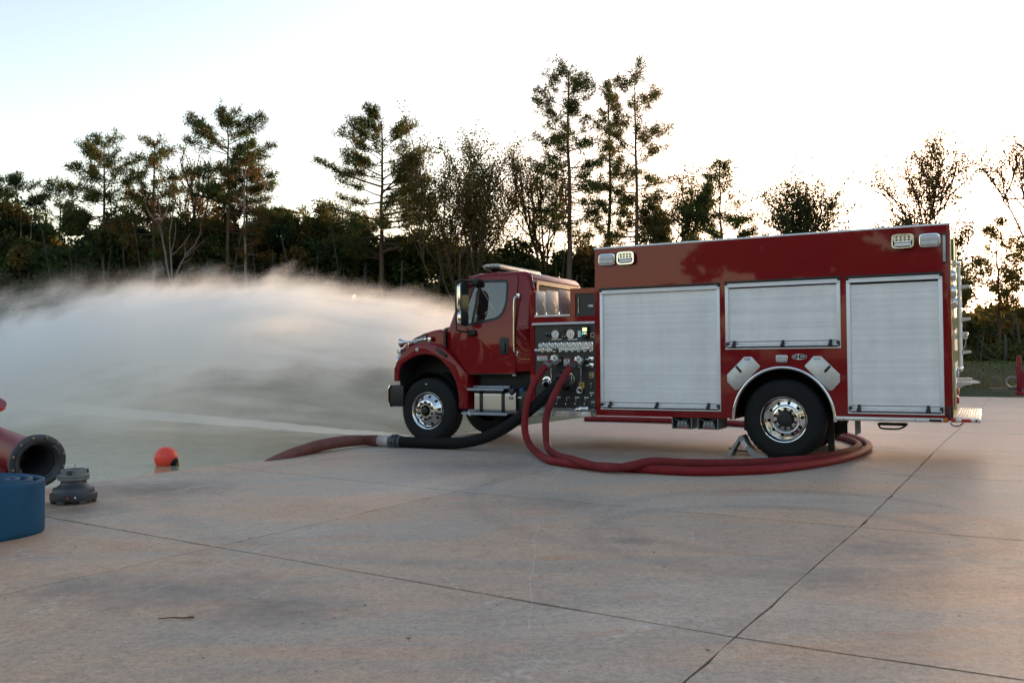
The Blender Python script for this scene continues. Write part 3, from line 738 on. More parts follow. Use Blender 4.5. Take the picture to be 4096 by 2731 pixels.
g = G(); g.box(-2.782, -2.765, .0105, .013, 2.09, 2.11); g.build('label_mark', REDL, cb)
for u, z in ((-2.965, 2.262), (-2.965, 1.975)):
    g = G(); g.ball((u, .017, z), .007, 8); g.build('screw', CHR, cb)
g = G(); g.box(-3.682, -2.674, -.045, .012, 1.838, 1.85, .003); g.prism([(-.045, 1.85), (.012, 1.88), (.012, 1.872), (-.045, 1.842)], -3.682, -2.674, lambda a, b, t: (t, a, b)); lr = g.build('panel_light_rail', RAILM, TR)
# hose bins
g = G(); g.box(-3.652, -3.068, -.012, .9, 1.957, 1.985, .003)
hb = g.build('hose_bin', PLATE, TR)
for u in (-3.648, -3.485, -3.274):
    g = G(); g.solid([(.03, 1.985), (.95, 1.985), (.95, 2.365), (.075, 2.365), (.03, 2.33)], u, u + .006, lambda a, b, t: (t, a, b), .001)
    g.box(u - .035, u + .04, .02, .95, 1.985, 1.992); g.box(u - .008, u + .014, .025, .05, 1.99, 2.03, .004)
    g.build('bin_divider', PLATE, hb)
# gauges
def gauge(u, z, r, name, ang, deep):
    g = G(); g.lathe([(r * .9, -deep + .006), (r * .92, -deep), (r, -deep), (r * 1.02, -deep + .008), (r * 1.02, .012)], (u, 0, z), n=28)
    o = g.build(name, CHR, TR)
    g = G(); g.lathe([(r * .91, -deep + .006), (0, -deep + .006)], (u, 0, z), n=28); g.build('dial', WHITE, o)
    g = G(); yy = -deep + .004
    for k in range(9):
        t = R_(225 - k * 33.75); c, s = math.cos(t), math.sin(t)
        g.obox((u + c * r * .72, yy, z + s * r * .72), (c, 0, s), (0, 1, 0), (-s, 0, c), r * .14, .001, r * .06)
    g.box(u - r * .2, u + r * .2, yy, yy + .001, z - r * .66, z - r * .5)
    g.build('scale_marks', BLKP, o)
    t = R_(ang); g = G(); g.obox((u + math.cos(t) * r * .12, yy - .0015, z + math.sin(t) * r * .12), (math.cos(t), 0, math.sin(t)), (0, 1, 0), (-math.sin(t), 0, math.cos(t)), r * 1.15, .001, r * .07)
    g.lathe([(r * .1, yy - .003), (0, yy - .003)], (u, 0, z), n=10); g.build('needle', BLKP, o); return o
gauge(-3.3, 1.696, .063, 'pressure_gauge', 225, .03); gauge(-3.053, 1.696, .063, 'pressure_gauge', -22, .03)
for k in range(9):
    u = -3.54 + k * .0982; an = (225, 225, 225, -22, -3, -8, 225, 225, 225)[k]
    g = G(); g.solid(rrect(u - .012, u + .05, 1.432, 1.575, .014), -.006, .012, SIDE, .003); pl = g.build('gauge_backplate', CHR, TR)
    gauge(u, 1.534, .0415, 'valve_gauge', an, .034)
    dz = (0, 0, -.002, .004, .005, .004, .004, .005, .012)[k]
    g = G(); g.tube([(u + .02, -.01, 1.463 + dz), (u - .05, -.05, 1.463 + dz)], .009, 6); g.box(u - .085, u + .01, -.062, -.05, 1.447 + dz, 1.48 + dz, .004); vh = g.build('valve_handle', BLKP if k == 3 else CHR, TR)
    if k != 3:
        g = G(); g.box(u - .077, u + .0, -.0645, -.061, 1.453 + dz, 1.474 + dz); g.build('handle_label', (TAN if k == 1 else M('label_blue', (.25, .38, .42)) if k == 7 else LABEL), vh)
        g = G(); g.box(u - .062, u - .016, -.0655, -.064, 1.460 + dz, 1.467 + dz); g.build('label_print', BLKP, vh)
def plate(u0, u1, z0, z1, mat, name, y=.004, bands=(), bev=.002):
    g = G(); g.box(u0, u1, y, .013, z0, z1, bev); o = g.build(name, mat, TR)
    for (a, b, c, d, m) in bands:
        gg = G(); gg.box(u0 + (u1 - u0) * a, u0 + (u1 - u0) * b, y - .0012, y + .001, z0 + (z1 - z0) * c, z0 + (z1 - z0) * d); gg.build('plate_print', m, o)
    return o
txt = [(.2, .94, .52 - k * .13, .57 - k * .13, M('print_grey', (.12, .12, .14))) for k in range(4)]
plate(-3.619, -3.449, 1.308, 1.386, LABEL, 'warning_plate', bands=[(.02, .98, .82, .98, REDL)] + txt)
plate(-3.18, -3.085, 1.232, 1.337, LABEL, 'warning_plate', bands=[(.02, .98, .87, .98, REDL), (.55, .75, .56, .8, BLKP), (.25, .45, .62, .74, REDL)] + [(.08, .9, .42 - k * .1, .46 - k * .1, txt[0][4]) for k in range(4)])
plate(-2.941, -2.856, .895, .988, YEL, 'pictogram_plate', bands=[(.15, .85, .72, .85, BLKP), (.35, .65, .3, .65, BLKP)])
plate(-2.778, -2.703, 1.052, 1.136, TAN, 'instruction_plate', bands=[(.15, .85, .8, .88, BLKP), (.2, .75, .64, .72, BLKP), (.1, .62, .2, .42, BLKP)], bev=.004)
plate(-3.377, -3.213, 1.612, 1.632, M('masking_tape', (.5, .5, .46)), 'tape_label', .009); plate(-3.112, -2.958, 1.606, 1.630, M('masking_tape_cut', (.52, .52, .48)), 'tape_label', .009)
plate(-2.957, -2.882, 1.638, 1.752, BLUE, 'level_gauge', -.004, [(.2, .4, .08, .9, WHITE), (.42, .62, .1, .88, PLATE), (.66, .82, .08, .9, WHITE)], .006)
o = plate(-3.476, -3.386, 1.658, 1.728, BLKP, 'switch_plate', .006)
for u in (-3.452, -3.41):
    g = G(); g.box(u - .014, u + .014, -.006, .01, 1.672, 1.708, .006); g.build('rocker', BLKP, o)
    g = G(); g.box(u - .009, u + .009, .004, .007, 1.716, 1.721); g.build('switch_legend', LABEL, o)
o = plate(-3.214, -3.124, 1.636, 1.676, BLKP, 'toggle_plate', .006)
for u in (-3.19, -3.15):
    g = G(); g.ball((u, -.004, 1.658), .0105, 10); g.build('indicator_dome', CHR, o)
g = G(); g.lathe([(.02, .012), (.02, -.006), (.014, -.012), (0, -.012)], (-3.169, 0, 1.737), n=14); g.build('vent_knob', BLKP, TR)
g = G(); g.solid(rrect(-2.864, -2.77, 1.70, 1.805, .014), -.05, .012, SIDE, .012); g.solid(circ(-2.817, 1.672, .046, 24, .056), -.05, .012, SIDE, .01)
gv = g.build('pump_governor', BLKP, TR)
for (a, b, c, d, m, nm) in ((-2.85, -2.784, 1.733, 1.778, LCD, 'screen'), (-2.853, -2.781, 1.70, 1.726, PLATE, 'key_row'), (-2.829, -2.805, 1.693, 1.707, GRN, 'green_key')):
    gg = G(); gg.box(a, b, -.0535, -.048, c, d, .001); gg.build(nm, m, gv)
for u, z, m in ((-2.852, 1.69, GRN), (-2.79, 1.69, RLED), (-2.838, 1.655, RLED)):
    gg = G(); gg.ball((u, -.05, z), .0065, 8); gg.build('indicator', m, gv)
gg = G(); gg.lathe([(.028, -.048), (.026, -.07), (0, -.072)], (-2.815, 0, 1.66), n=18); gg.build('throttle_knob', BLKP, gv)
o = plate(-2.742, -2.688, 1.642, 1.706, BLKP, 'counter', .002)
g = G(); g.prism(rrect(-2.742, -2.688, 1.642, 1.706, .006), -.001, .004, SIDE, [rrect(-2.738, -2.692, 1.646, 1.702, .005)]); g.build('counter_frame', CHR, o)
for z in (1.325, 1.234):
    g = G(); g.solid(rrect(-2.775, -2.695, z - .026, z + .03, .012), -.014, .012, SIDE, .005); o = g.build('drain_handle', CHR, TR)
    g = G(); g.box(-2.815, -2.74, -.04, -.028, z - .018, z + .014, .004); g.build('handle_grip', BLKP, o)
    g = G(); g.box(-2.808, -2.748, -.0425, -.039, z - .010, z + .007); g.build('handle_label', LABEL, o)
def outlet(u, z, r, name):
    g = G(); g.lathe([(r, .012), (r, .004), (r * .96, -.002), (r * .62, -.004), (r * .6, -.03), (r * .52, -.034), (r * .5, -.05)], (u, 0, z), n=36); o = g.build(name, CHR, TR)
    g = G(); g.box(u - .035, u + .035, -.008, -.002, z + r * .62, z + r * .62 + .024, .002); g.build('port_label_frame', BLKP, o)
    g = G(); g.box(u - .03, u + .03, -.0095, -.007, z + r * .62 + .005, z + r * .62 + .019); g.build('port_label', LABEL, o); return o
outlet(-3.325, 1.31, .084, 'discharge_port'); outlet(-2.94, 1.285, .086, 'discharge_port')
g = G(); g.lathe([(.148, .012), (.148, .002), (.142, -.006), (.105, -.008), (.1, -.03)], (-3.148, 0, 1.022), n=44); it = g.build('intake_flange', CHR, TR)
g = G(); g.lathe([(.1, -.008), (.108, -.03), (.108, -.05), (.098, -.054), (.098, -.085), (.092, -.1)], (-3.148, 0, 1.022), n=36); g.build('intake_ring', PVCG, it)
g = G(); g.lathe([(.075, .012), (.075, 0), (.045, -.004), (.042, -.05)], (-3.458, 0, .995), n=28); dp = g.build('drain_port', CHR, TR)
g = G(); g.lathe([(.046, -.05), (.05, -.052), (.05, -.09), (.044, -.096), (0, -.096)], (-3.462, 0, .985), (-.35, 1, .3), n=24); g.build('port_cap', CHR, dp)
g = G(); g.box(-3.49, -3.425, -.008, -.002, 1.03, 1.052, .002); g.build('port_label', LABEL, dp)
g = G(); g.lathe([(.047, -.02), (.05, -.024), (.05, -.055), (.04, -.06), (.036, -.04), (0, -.04)], (-2.907, 0, .885), (0, 1, .25), n=26); cp = g.build('hanging_cap', CHR, TR)
for u, za, zb in ((-3.381, 1.225, 1.03), (-2.90, 1.205, .93)):
    g = G()
    for k in range(26):
        z = za + (zb - za) * k / 25; g.ball((u + .003 * math.sin(k * .4), -.006, z), .0048, 6, sc=(1, 1, 1.1))
    g.build('cap_chain', CHR, TR, kind='stuff')
for k, u in enumerate((-3.28, -3.131, -2.983, -2.836)):
    g = G(); g.tube([(u, .012, .70), (u - .003, -.035, .675)], .007, 8); g.ball((u - .003, -.036, .673), .0085, 8, sc=(1, 1, 1.9)); lv = g.build('drain_lever', CHR, TR)
    g = G(); g.box(u - .022, u + .045, .006, .013, .757, .775, .001); g.build('lever_label', GREY if k == 1 else LABEL, lv)
    for z in (.745, .722):
        g = G(); g.ball((u - .008, .011, z), .006, 6); g.build('screw', CHR, lv)
plate(-2.767, -2.728, .885, .975, BLKP, 'sight_gauge', .004, [(.35, .6, .1, .85, GREY), (.1, .9, .93, 1.0, LABEL)])
plate(-2.772, -2.706, .824, .842, LABEL, 'port_label_small', .008)
g = G(); g.lathe([(.016, .012), (.016, -.008), (.012, -.012), (0, -.012)], (-2.745, 0, .795), n=12); g.build('test_port', CHR, TR)
plate(-2.748, -2.684, .64, .724, GREY, 'switch_bracket', -.01, [(.1, .9, .1, .5, BLKP)])
for u, z in ((-3.636, 1.73), (-3.635, 1.59), (-3.41, 1.595), (-3.16, 1.6), (-2.905, 1.605), (-3.63, 1.42), (-3.395, 1.42), (-3.155, 1.423), (-2.912, 1.427), (-3.63, 1.16), (-3.63, .84), (-3.143, .632)):
    g = G(); g.ball((u, .012, z), .0055, 8); g.build('panel_screw', CHR, pp)
plate(-3.6, -3.55, 1.155, 1.172, LABEL, 'port_label_small', .008)
# running board under the panel
g = G(); g.box(-3.66, -2.69, -.16, .06, .555, .565); g.box(-3.66, -2.69, -.16, -.15, .50, .555)
rb = g.build('running_board', DIAM, TR)
g = G(); x = -3.65; s = 1
while x < -2.72:
    g.obox((x, -.1615, .53 + s * .006), (.75, 0, .66 * s), (0, 1, 0), (-.66 * s, 0, .75), .036, .004, .009, .0015)
    for y in (-.13, -.085, -.04): g.obox((x, y, .5665), (.75, .66 * s, 0), (-.66 * s, .75, 0), (0, 0, 1), .036, .009, .003)
    x += .029; s = -s
g.build('tread_bars', CHR, rb, ang=None, kind='stuff')
g = G(); g.box(-3.655, -2.685, -.02, .01, .567, .612); g.build('kick_plate', GREY, TR)
g = G(); g.box(-3.36, -3.3, -.162, -.14, .502, .566, .003); g.box(-2.83, -2.77, -.162, -.14, .502, .566, .003); g.build('board_bracket', RAILM, rb)
# ---------------------------------------------------------------- cab
def cab_y(x, y, z):
    s = 1 if y < CY else -1
    return y + s * (max(0, z - 1.85) * .13 + max(0, -4.9 - x) * .22)
def cab_map(b):
    for co, no in (((0, 0, 1.85), (0, 0, 1)), ((-4.9, 0, 0), (1, 0, 0))):
        bmesh.ops.bisect_plane(b, geom=b.verts[:] + b.edges[:] + b.faces[:], plane_co=co, plane_no=no, dist=1e-5)
    for v in b.verts: v.co.y = cab_y(v.co.x, v.co.y, v.co.z)
def mapped(g):
    b = bmesh.new(); vs = [b.verts.new(v) for v in g.v]
    for f, m in zip(g.f, g.m):
        try: b.faces.new([vs[i] for i in f]).material_index = m
        except ValueError: pass
    cab_map(b); h = G(); h.bm(b); return h
CABP = [(-3.80, 1.15), (-4.04, 1.145), (-4.08, 1.10), (-4.91, 1.105), (-5.17, 1.37), (-5.375, 1.49), (-5.375, 1.82), (-5.346, 1.85), (-5.278, 2.04), (-5.205, 2.22), (-5.047, 2.49),
        (-4.999, 2.56), (-4.957, 2.624), (-4.88, 2.676), (-4.774, 2.696), (-4.5, 2.705), (-4.05, 2.70), (-3.93, 2.685), (-3.87, 2.64), (-3.83, 2.55), (-3.80, 2.40)]
sharp = lambda e: len(e.link_faces) == 2 and e.calc_face_angle(0) > .9 and min(v.co.z for v in e.verts) > 1.8 and abs(e.verts[0].co.y - e.verts[1].co.y) < .2
g = G(); g.solid(CABP, .15, WD - .15, SIDE, .075, 4, sel=sharp, clean=cab_map); cab = g.build('cab', RED, TR)
b0 = bmesh.new(); inn = [(-4.52 + (x + 4.52) * .945, 1.93 + (z - 1.93) * .93) for x, z in CABP]
g = G(); g.solid(inn, .205, WD - .205, SIDE, 0, clean=cab_map); c1 = g.build('c1', DARK)
WIN = [(-4.815, 2.535), (-4.79, 2.553), (-4.72, 2.56), (-4.286, 2.549), (-4.245, 2.535), (-4.232, 2.49), (-4.232, 2.26), (-4.25, 2.16), (-4.29, 2.06), (-4.34, 2.005), (-4.404, 1.975), (-4.82, 1.902), (-4.985, 1.888), (-5.02, 1.905), (-5.022, 1.935)]
g = G(); g.prism(WIN, -.3, WD + .3, SIDE); c2 = g.build('c2', DARK)
g = G(); g.solid([(-5.50, 1.92), (-5.21, 1.92), (-4.93, 2.53), (-5.2, 2.53)], .42, WD - .42, SIDE, 0); c3 = g.build('c3', DARK)
g = G(); g.box(-4.05, -3.6, .42, WD - .42, 2.02, 2.50); c4 = g.build('c4', DARK)
for c in (c1, c2, c3, c4): c.parent = TR
cut(cab, [c1, c2, c3, c4])
def offs(poly, k):
    cx = sum(p[0] for p in poly) / len(poly); cz = sum(p[1] for p in poly) / len(poly); out = []
    n = len(poly)
    for i in range(n):
        a, b, c = Vector(poly[i - 1]), Vector(poly[i]), Vector(poly[(i + 1) % n])
        t = (c - a).normalized(); nr = Vector((t.y, -t.x))
        if nr.dot(b - Vector((cx, cz))) < 0: nr = -nr
        out.append(tuple(b + nr * k))
    return out
DOORP = [(-4.05, 1.115), (-4.895, 1.115), (-5.15, 1.38), (-5.155, 1.60), (-5.145, 1.93), (-4.925, 2.55), (-4.885, 2.60), (-4.82, 2.625), (-4.10, 2.635), (-4.065, 2.62), (-4.05, 2.58)]
for s in (0, 1):
    ya, yb = ((.132, .152) if s == 0 else (WD - .152, WD - .132))
    g = G(); g.prism(offs(DOORP, .007), ya + (.014 if s == 0 else .0), yb + (0 if s == 0 else -.014), SIDE, [offs(WIN, .01)]); seam = mapped(g)
    g = G(); g.prism(DOORP, ya, yb, SIDE, [offs(WIN, .004)]); dr = mapped(g).build('cab_door', RED, TR, 30)
    seam.build('door_seam', BLKP, dr)
    k = -1 if s == 0 else 1; yo = ya if s == 0 else yb
    g = G(); g.prism(offs(WIN, .03), yo + k * .003, yo - k * .01, SIDE, [offs(WIN, -.012)]); mapped(g).build('window_seal', BLKP, dr)
    g = G(); g.prism([(-4.735, 2.553), (-4.705, 2.557), (-4.81, 1.906), (-4.842, 1.902)], yo + k * .004, yo - k * .02, SIDE); mapped(g).build('quarter_divider', BLKP, dr)
    g = G(); g.sheet(offs(WIN, .005), yo - k * .006, SIDE); mapped(g).build('door_window', GLASS, dr)
    g = G(); g.solid(rrect(-4.325, -4.165, 1.41, 1.67, .03), yo + k * .006, yo - k * .004, SIDE, .003)
    g.solid(rrect(-4.265, -4.22, 1.44, 1.60, .018), yo + k * .03, yo, SIDE, .008); g.lathe([(.017, 0), (.015, k * .009), (0, k * .01)], (-4.245, yo, 1.63), n=12)
    g.build('door_handle', BLKP, dr)
    g = G(); g.prism([(-4.17, 1.36), (-4.15, 1.395), (-4.25, 1.365), (-4.62, 1.335), (-4.63, 1.325), (-4.25, 1.335)], yo + k * .003, yo - k * .004, SIDE); g.build('door_crease', RED, dr)
# glass front and rear
g = G(); g.add([(-5.30, .40, 1.90), (-5.30, WD - .40, 1.90), (-5.01, WD - .40, 2.55), (-5.01, .40, 2.55)], [(0, 1, 2, 3)]); g.build('windscreen', GLASS, cab)
g = G(); g.add([(-3.84, .40, 2.0), (-3.84, WD - .40, 2.0), (-3.84, WD - .40, 2.52), (-3.84, .40, 2.52)], [(0, 1, 2, 3)]); g.build('rear_window', GLASSD, cab)
g = G(); g.prism(rrect(.36, WD - .36, 1.97, 2.55, .06), -3.803, -3.79, FRONT, [rrect(.43, WD - .43, 2.03, 2.49, .05)]); g.build('rear_window_seal', BLKP, cab)
g = G(); g.tube([(-5.335, .34, 1.86), (-5.2, .36, 2.19), (-5.02, .38, 2.52)], .012, 6); g.tube([(-5.335, WD - .34, 1.86), (-5.02, WD - .38, 2.52)], .012, 6); g.build('windscreen_seal', BLKP, cab)
g = G()
for k in range(30):
    y = .36 + k * (WD - .72) / 29; g.ball((-3.838, y, 2.585), .011, 6)
g.build('roof_seam_rivets', RED, cab, kind='stuff')
g = G(); g.tube(smooth_path([(-3.86, .30, 2.66), (-3.83, .262, 2.59), (-3.80, .24, 2.45)], 4), .012, 6); g.build('roof_corner_seal', BLKP, cab)
g = G(); g.box(-4.985, -4.055, .149, .151, 1.097, 1.112); g.build('sill_seam', BLKP, cab)
# inside
g = G(); g.box(-5.30, -4.93, .3, WD - .3, 1.35, 1.78, .08, 3); g.build('dashboard', BLKP, cab)
for y in (.62, 1.75):
    g = G(); g.box(-4.45, -4.0, y - .26, y + .26, 1.45, 1.62, .05, 3); g.box(-4.08, -3.93, y - .25, y + .25, 1.6, 1.95, .05, 3); g.build('cab_seat', SEAT, cab)
tor = [(-4.70 + .2 * math.cos(a) * .55, .62 + .22 * math.sin(a), 1.99 - .2 * math.cos(a) * .6) for a in [2 * math.pi * k / 28 for k in range(29)]]
g = G(); g.tube(tor, .014, 8, cap=False); g.tube([(-4.70, .62, 1.99), (-4.86, .62, 1.75)], .025, 8); g.tube([tor[0], (-4.7, .62, 1.99), tor[14]], .012, 6); g.tube([tor[7], (-4.7, .62, 1.99), tor[21]], .012, 6)
g.build('steering_wheel', BLKP, cab)
# ---------------------------------------------------------------- hood and fenders
HP = [(-5.385, 1.46), (-5.385, 1.80), (-5.50, 1.832), (-5.64, 1.82), (-5.87, 1.775), (-6.07, 1.712), (-6.25, 1.635), (-6.36, 1.55), (-6.385, 1.46)]
def hood_map(b):
    for v in b.verts:
        s = 1 if v.co.y < CY else -1; v.co.y += s * (-5.385 - v.co.x) * .22
g = G(); g.solid(HP, .205, WD - .205, SIDE, .085, 4, sel=lambda e: e.calc_face_angle(0) > .9 and min(v.co.z for v in e.verts) > 1.5 and max(v.co.x for v in e.verts) < -5.38 and abs(e.verts[0].co.y - e.verts[1].co.y) < .3, clean=hood_map)
hood = g.build('hood', RED, TR)
hy = lambda x: .205 + (-5.385 - x) * .22
g = G(); V = [(-6.14, 1.65), (-5.80, 1.768), (-5.775, 1.76), (-5.775, 1.655), (-6.09, 1.605), (-6.15, 1.63)]
HS = lambda a, c, t: (a, hy(a) + t, c)
Vi = offs(V, -.014); Vt = [(-6.135, 1.6495), (-5.815, 1.752), (-5.795, 1.747), (-5.795, 1.668), (-6.085, 1.619), (-6.125, 1.637)]
g.prism(V, -.014, .0, HS, [Vt]); vg = g.build('hood_vent', CHR, hood)
g = G(); g.sheet(V, -.004, HS); g.build('vent_back', BLKP, vg)
for k in range(4):
    t = (k + .8) / 4.6; g = G(); a = (-6.13 + t * .03, 1.645 - t * .03); b = (-5.795, 1.747 - t * .08)
    g.tube([HS(a[0], a[1], -.008), HS(b[0], b[1], -.008)], .0045, 5); g.build('vent_bar', CHR, vg)
for t in (.35, .68):
    g = G(); x = -6.13 + t * .335; g.tube([HS(x, 1.638 + t * .03 - .02, -.009), HS(x, 1.65 + t * .1, -.009)], .004, 5); g.build('vent_bar', CHR, vg)
g = G(); g.box(-5.74, -5.62, .21, .285, 1.64, 1.71, .008); g.build('hood_latch', RED, hood)
g = G(); g.box(-5.70, -5.64, .195, .22, 1.635, 1.70, .006); g.build('turn_lamp', CHR, hood)
g = G(); g.box(-5.39, -5.35, .19, .22, 1.47, 1.80); g.build('hood_seam', BLKP, hood)
g = G(); g.prism([(-5.30, 1.845), (-5.47, 1.825), (-5.47, 1.84), (-5.36, 1.872)], .33, WD - .33, SIDE); g.build('cowl_strip', BLKP, hood)
FP = [(-4.893, 1.10), (-5.036, 1.25), (-5.154, 1.368), (-5.333, 1.513), (-5.42, 1.555), (-5.514, 1.59), (-5.685, 1.616), (-5.80, 1.61), (-5.884, 1.593), (-6.035, 1.533), (-6.162, 1.43), (-6.25, 1.33), (-6.31, 1.2), (-6.315, .985), (-6.20, .995), (-6.215, 1.12),
      (-6.163, 1.254), (-6.011, 1.345), (-5.86, 1.406), (-5.686, 1.425), (-5.515, 1.397), (-5.394, 1.33), (-5.226, 1.169), (-5.13, 1.0), (-5.085, .866), (-5.066, .70), (-5.066, .551), (-4.895, .554)]
for s in (0, 1):
    ya, yb = (.105, .60) if s == 0 else (WD - .105, WD - .60)
    g = G(); g.solid(FP, ya, yb, SIDE, .028, 3); fd = g.build('fender', RED, TR, 50)
    k = -1 if s == 0 else 1
    g = G(); g.lathe([(.034, -k * .01), (.034, k * .004), (.028, k * .007), (.012, k * .007), (0, k * .004)], (-5.845, ya, 1.505), n=20); g.build('fender_badge', LENS, fd)
    g = G(); t = Vector((.192, 0, -.124)).normalized(); g.obox((-5.37, ya + k * .012, 1.452), t, (0, 1, 0), (-t.z, 0, t.x), .24, .03, .05, .012); g.build('hood_strap', BLKP, fd)
    g = G()
    for u, z in ((-4.94, .58), (-5.0, .58), (-4.93, .9)): g.ball((u, ya, z), .007, 6)
    g.build('fender_bolts', GREY, fd)
    yc = .30 if s == 0 else WD - .30
    g = G(); g.ball((-6.285, yc, 1.31), .1, 20, sc=(.62, 1.5, 1.25)); hl = g.build('headlight', CHR, TR)
    g = G(); g.ball((-6.292, yc, 1.31), .1, 20, sc=(.62, 1.42, 1.17)); g.build('headlight_lens', LENS, hl)
    g = G(); g.box(-6.36, -6.29, yc - .02, yc + .1, 1.43, 1.53, .014); ml = g.build('grille_light', CHR, TR)
    for z in (1.458, 1.48, 1.502):
        g = G(); g.box(-6.368, -6.284, yc - .026, yc + .106, z - .008, z + .008, .004); g.build('light_row', LENS, ml)
g = G(); g.lathe([(.575, -.25), (.575, .25)], (-5.62, .38, .56), n=36); g.lathe([(.575, -.25), (.575, .25)], (-5.62, WD - .38, .56), n=36)
g2 = G(); keep = [f for f in g.f if sum(g.v[i][2] for i in f) / 4 > .62]; g2.add(g.v, keep)
g2.box(-6.2, -5.0, .62, .64, .62, 1.4); g2.box(-6.2, -5.0, WD - .64, WD - .62, .62, 1.4); ARCH = [(-6.20, .90)] + FP[15:27]
g2.build('wheel_housing', DARK, TR)
for ya, yb in ((.125, .60), (WD - .60, WD - .125)):
    g = G(); n = len(ARCH); cx, cz = -5.64, .85
    pin = [(cx + (x - cx) * .985, cz + (z - cz) * .985) for x, z in ARCH]
    g.add([(x, y, z) for x, z in pin for y in (ya, yb)], [(2 * i, 2 * i + 1, 2 * i + 3, 2 * i + 2) for i in range(n - 1)])
    g.sheet(pin, .60 if ya < 1 else WD - .60); g.build('wheel_arch_liner', DARK, TR, None)
for ya, yb in ((.08, .20), (WD - .20, WD - .08)):
    g = G(); g.solid([(-6.10, .575), (-6.33, .575), (-6.375, .65), (-6.38, .85), (-6.34, .925), (-6.10, .925)], ya, yb, SIDE, .02); g.build('bumper_end', BLKP, TR)
g = G(); g.solid([(-6.37, .57), (-6.41, .66), (-6.41, .84), (-6.37, .93), (-6.345, .93), (-6.385, .84), (-6.385, .66), (-6.345, .57)], .06, WD - .06, SIDE, .006); g.build('bumper', CHR, TR)
g = G(); g.box(-6.41, -6.2, .61, WD - .61, .95, 1.50, .03); g.build('hood_nose', RED, hood)
g = G(); g.prism([(-6.425, 1.0), (-6.435, 1.45), (-6.415, 1.5), (-6.40, 1.0)], .62, WD - .62, SIDE); g.build('grille', CHR, TR)
# ---------------------------------------------------------------- mirror, horn, lamps, handles
mr = bpy.data.objects.new('mirror', None); COL.objects.link(mr); mr.parent = TR
for s in (0, 1):
    if s: mr = bpy.data.objects.new('mirror', None); COL.objects.link(mr); mr.parent = TR
    F = (lambda x, y, z: (x, y, z)) if s == 0 else (lambda x, y, z: (x, WD - y, z))
    g = G(); path = [(-4.79, .2, 2.55), (-4.83, .02, 2.565), (-4.915, -.09, 2.567), (-4.95, -.105, 2.545), (-4.962, -.11, 2.49), (-4.965, -.11, 1.86), (-4.955, -.105, 1.80), (-4.925, -.09, 1.78), (-4.84, .04, 1.765), (-4.80, .14, 1.765)]
    g.tube(smooth_path([F(*p) for p in path], 5), .0145, 8)
    for z in (2.26, 1.97): g.tube([F(-4.963, -.11, z - .025), F(-4.963, -.11, z + .025)], .024, 8)
    g.build('mirror_arm', BLKP, mr)
    g = G(); a, b, c = F(-4.86, .1, 2.49), F(-4.70, .2, 2.60), 0
    g.box(-4.85, -4.70, min(a[1], b[1]), max(a[1], b[1]) + .01, 2.49, 2.61, .03, 3); g.build('mirror_mount', BLKP, mr); g = G(); a, b = F(-4.86, .07, 0), F(0, .16, 0)
    g.box(-4.87, -4.74, min(a[1], b[1]), max(a[1], b[1]), 1.70, 1.80, .03, 3); g.build('mirror_mount', BLKP, mr)
    for zc, h, w, nm in ((2.30, .22, .105, 'mirror_head'), (1.973, .107, .095, 'mirror_head')):
        # shell bulges forward (-x), glass faces the rear
        yc = F(0, -.07, 0)[1]; g = G(); pr = rrect(yc - w, yc + w, zc - h, zc + h, .06, 5)
        vs = []; fs = []; n = len(pr); L = [(0, 1.0), (-.03, .99), (-.065, .9), (-.09, .7), (-.102, .4)]
        for dx, k in L:
            for y, z in pr: vs.append((-4.845 + dx, yc + (y - yc) * k, zc + (z - zc) * (k * .5 + .5 if k > .5 else k)))
        for i in range(len(L) - 1):
            for q in range(n): fs.append((i * n + q, i * n + (q + 1) % n, (i + 1) * n + (q + 1) % n, (i + 1) * n + q))
        fs.append(tuple(range((len(L) - 1) * n, len(L) * n))); g.add(vs, fs); h_ = g.build(nm, CHR, mr, 60)
        g = G(); g.prism(rrect(yc - w - .004, yc + w + .004, zc - h - .004, zc + h + .004, .06, 5), -4.848, -4.822, FRONT); g.build('mirror_rim', BLKP, h_ if False else mr)
hn = G(); hn.lathe([(.077, 0), (.08, .004), (.078, .01), (.06, .03), (.042, .06), (.028, .1), (.018, .15), (.0135, .2), (.0135, .5), (.02, .505), (.02, .53), (0, .53)], (-6.275, .265, 1.622), (1, 0, .115), n=28)
hn.lathe([(.074, .006), (.055, .03), (.03, .07), (0, .1)], (-6.275, .265, 1.622), (1, 0, .115), n=24, mi=1)
hn.box(-6.13, -6.11, .255, .30, 1.56, 1.635, .004); hn.box(-5.80, -5.77, .25, .285, 1.655, 1.695, .004)
hn.build('air_horn', [CHR, BLKP], TR)
g = G(); g.solid(rrect(-4.80, -4.51, .42, WD - .42, .09, 5), 2.775, 2.80, FLAT, .008, 2); lb = g.build('light_bar', BLKP, TR)
g = G(); g.solid(rrect(-4.805, -4.505, .415, WD - .415, .09, 5), 2.80, 2.845, FLAT, .022, 3); g.build('light_bar_lens', LENS, lb)
g = G(); g.solid(rrect(-4.79, -4.52, .44, WD - .44, .08, 5), 2.846, 2.858, FLAT, .005); g.build('light_bar_cap', WHITE, lb)
for k in range(4):
    g = G(); g.lathe([(.02, 0), (.018, -.008), (0, -.01)], (-4.765 + k * .06, .416, 2.822), n=10); g.build('light_bar_led', LED, lb)
g = G()
for y in (.62, WD - .62): g.box(-4.72, -4.6, y - .05, y + .05, 2.69, 2.776, .01)
g.build('light_bar_foot', BLKP, lb)
for y in (.55, .9, CY, WD - .9, WD - .55):
    g = G(); g.ball((-4.89, y, 2.685), .05, 14, sc=(1.15, .9, .9)); g.build('clearance_lamp', AMB, TR)
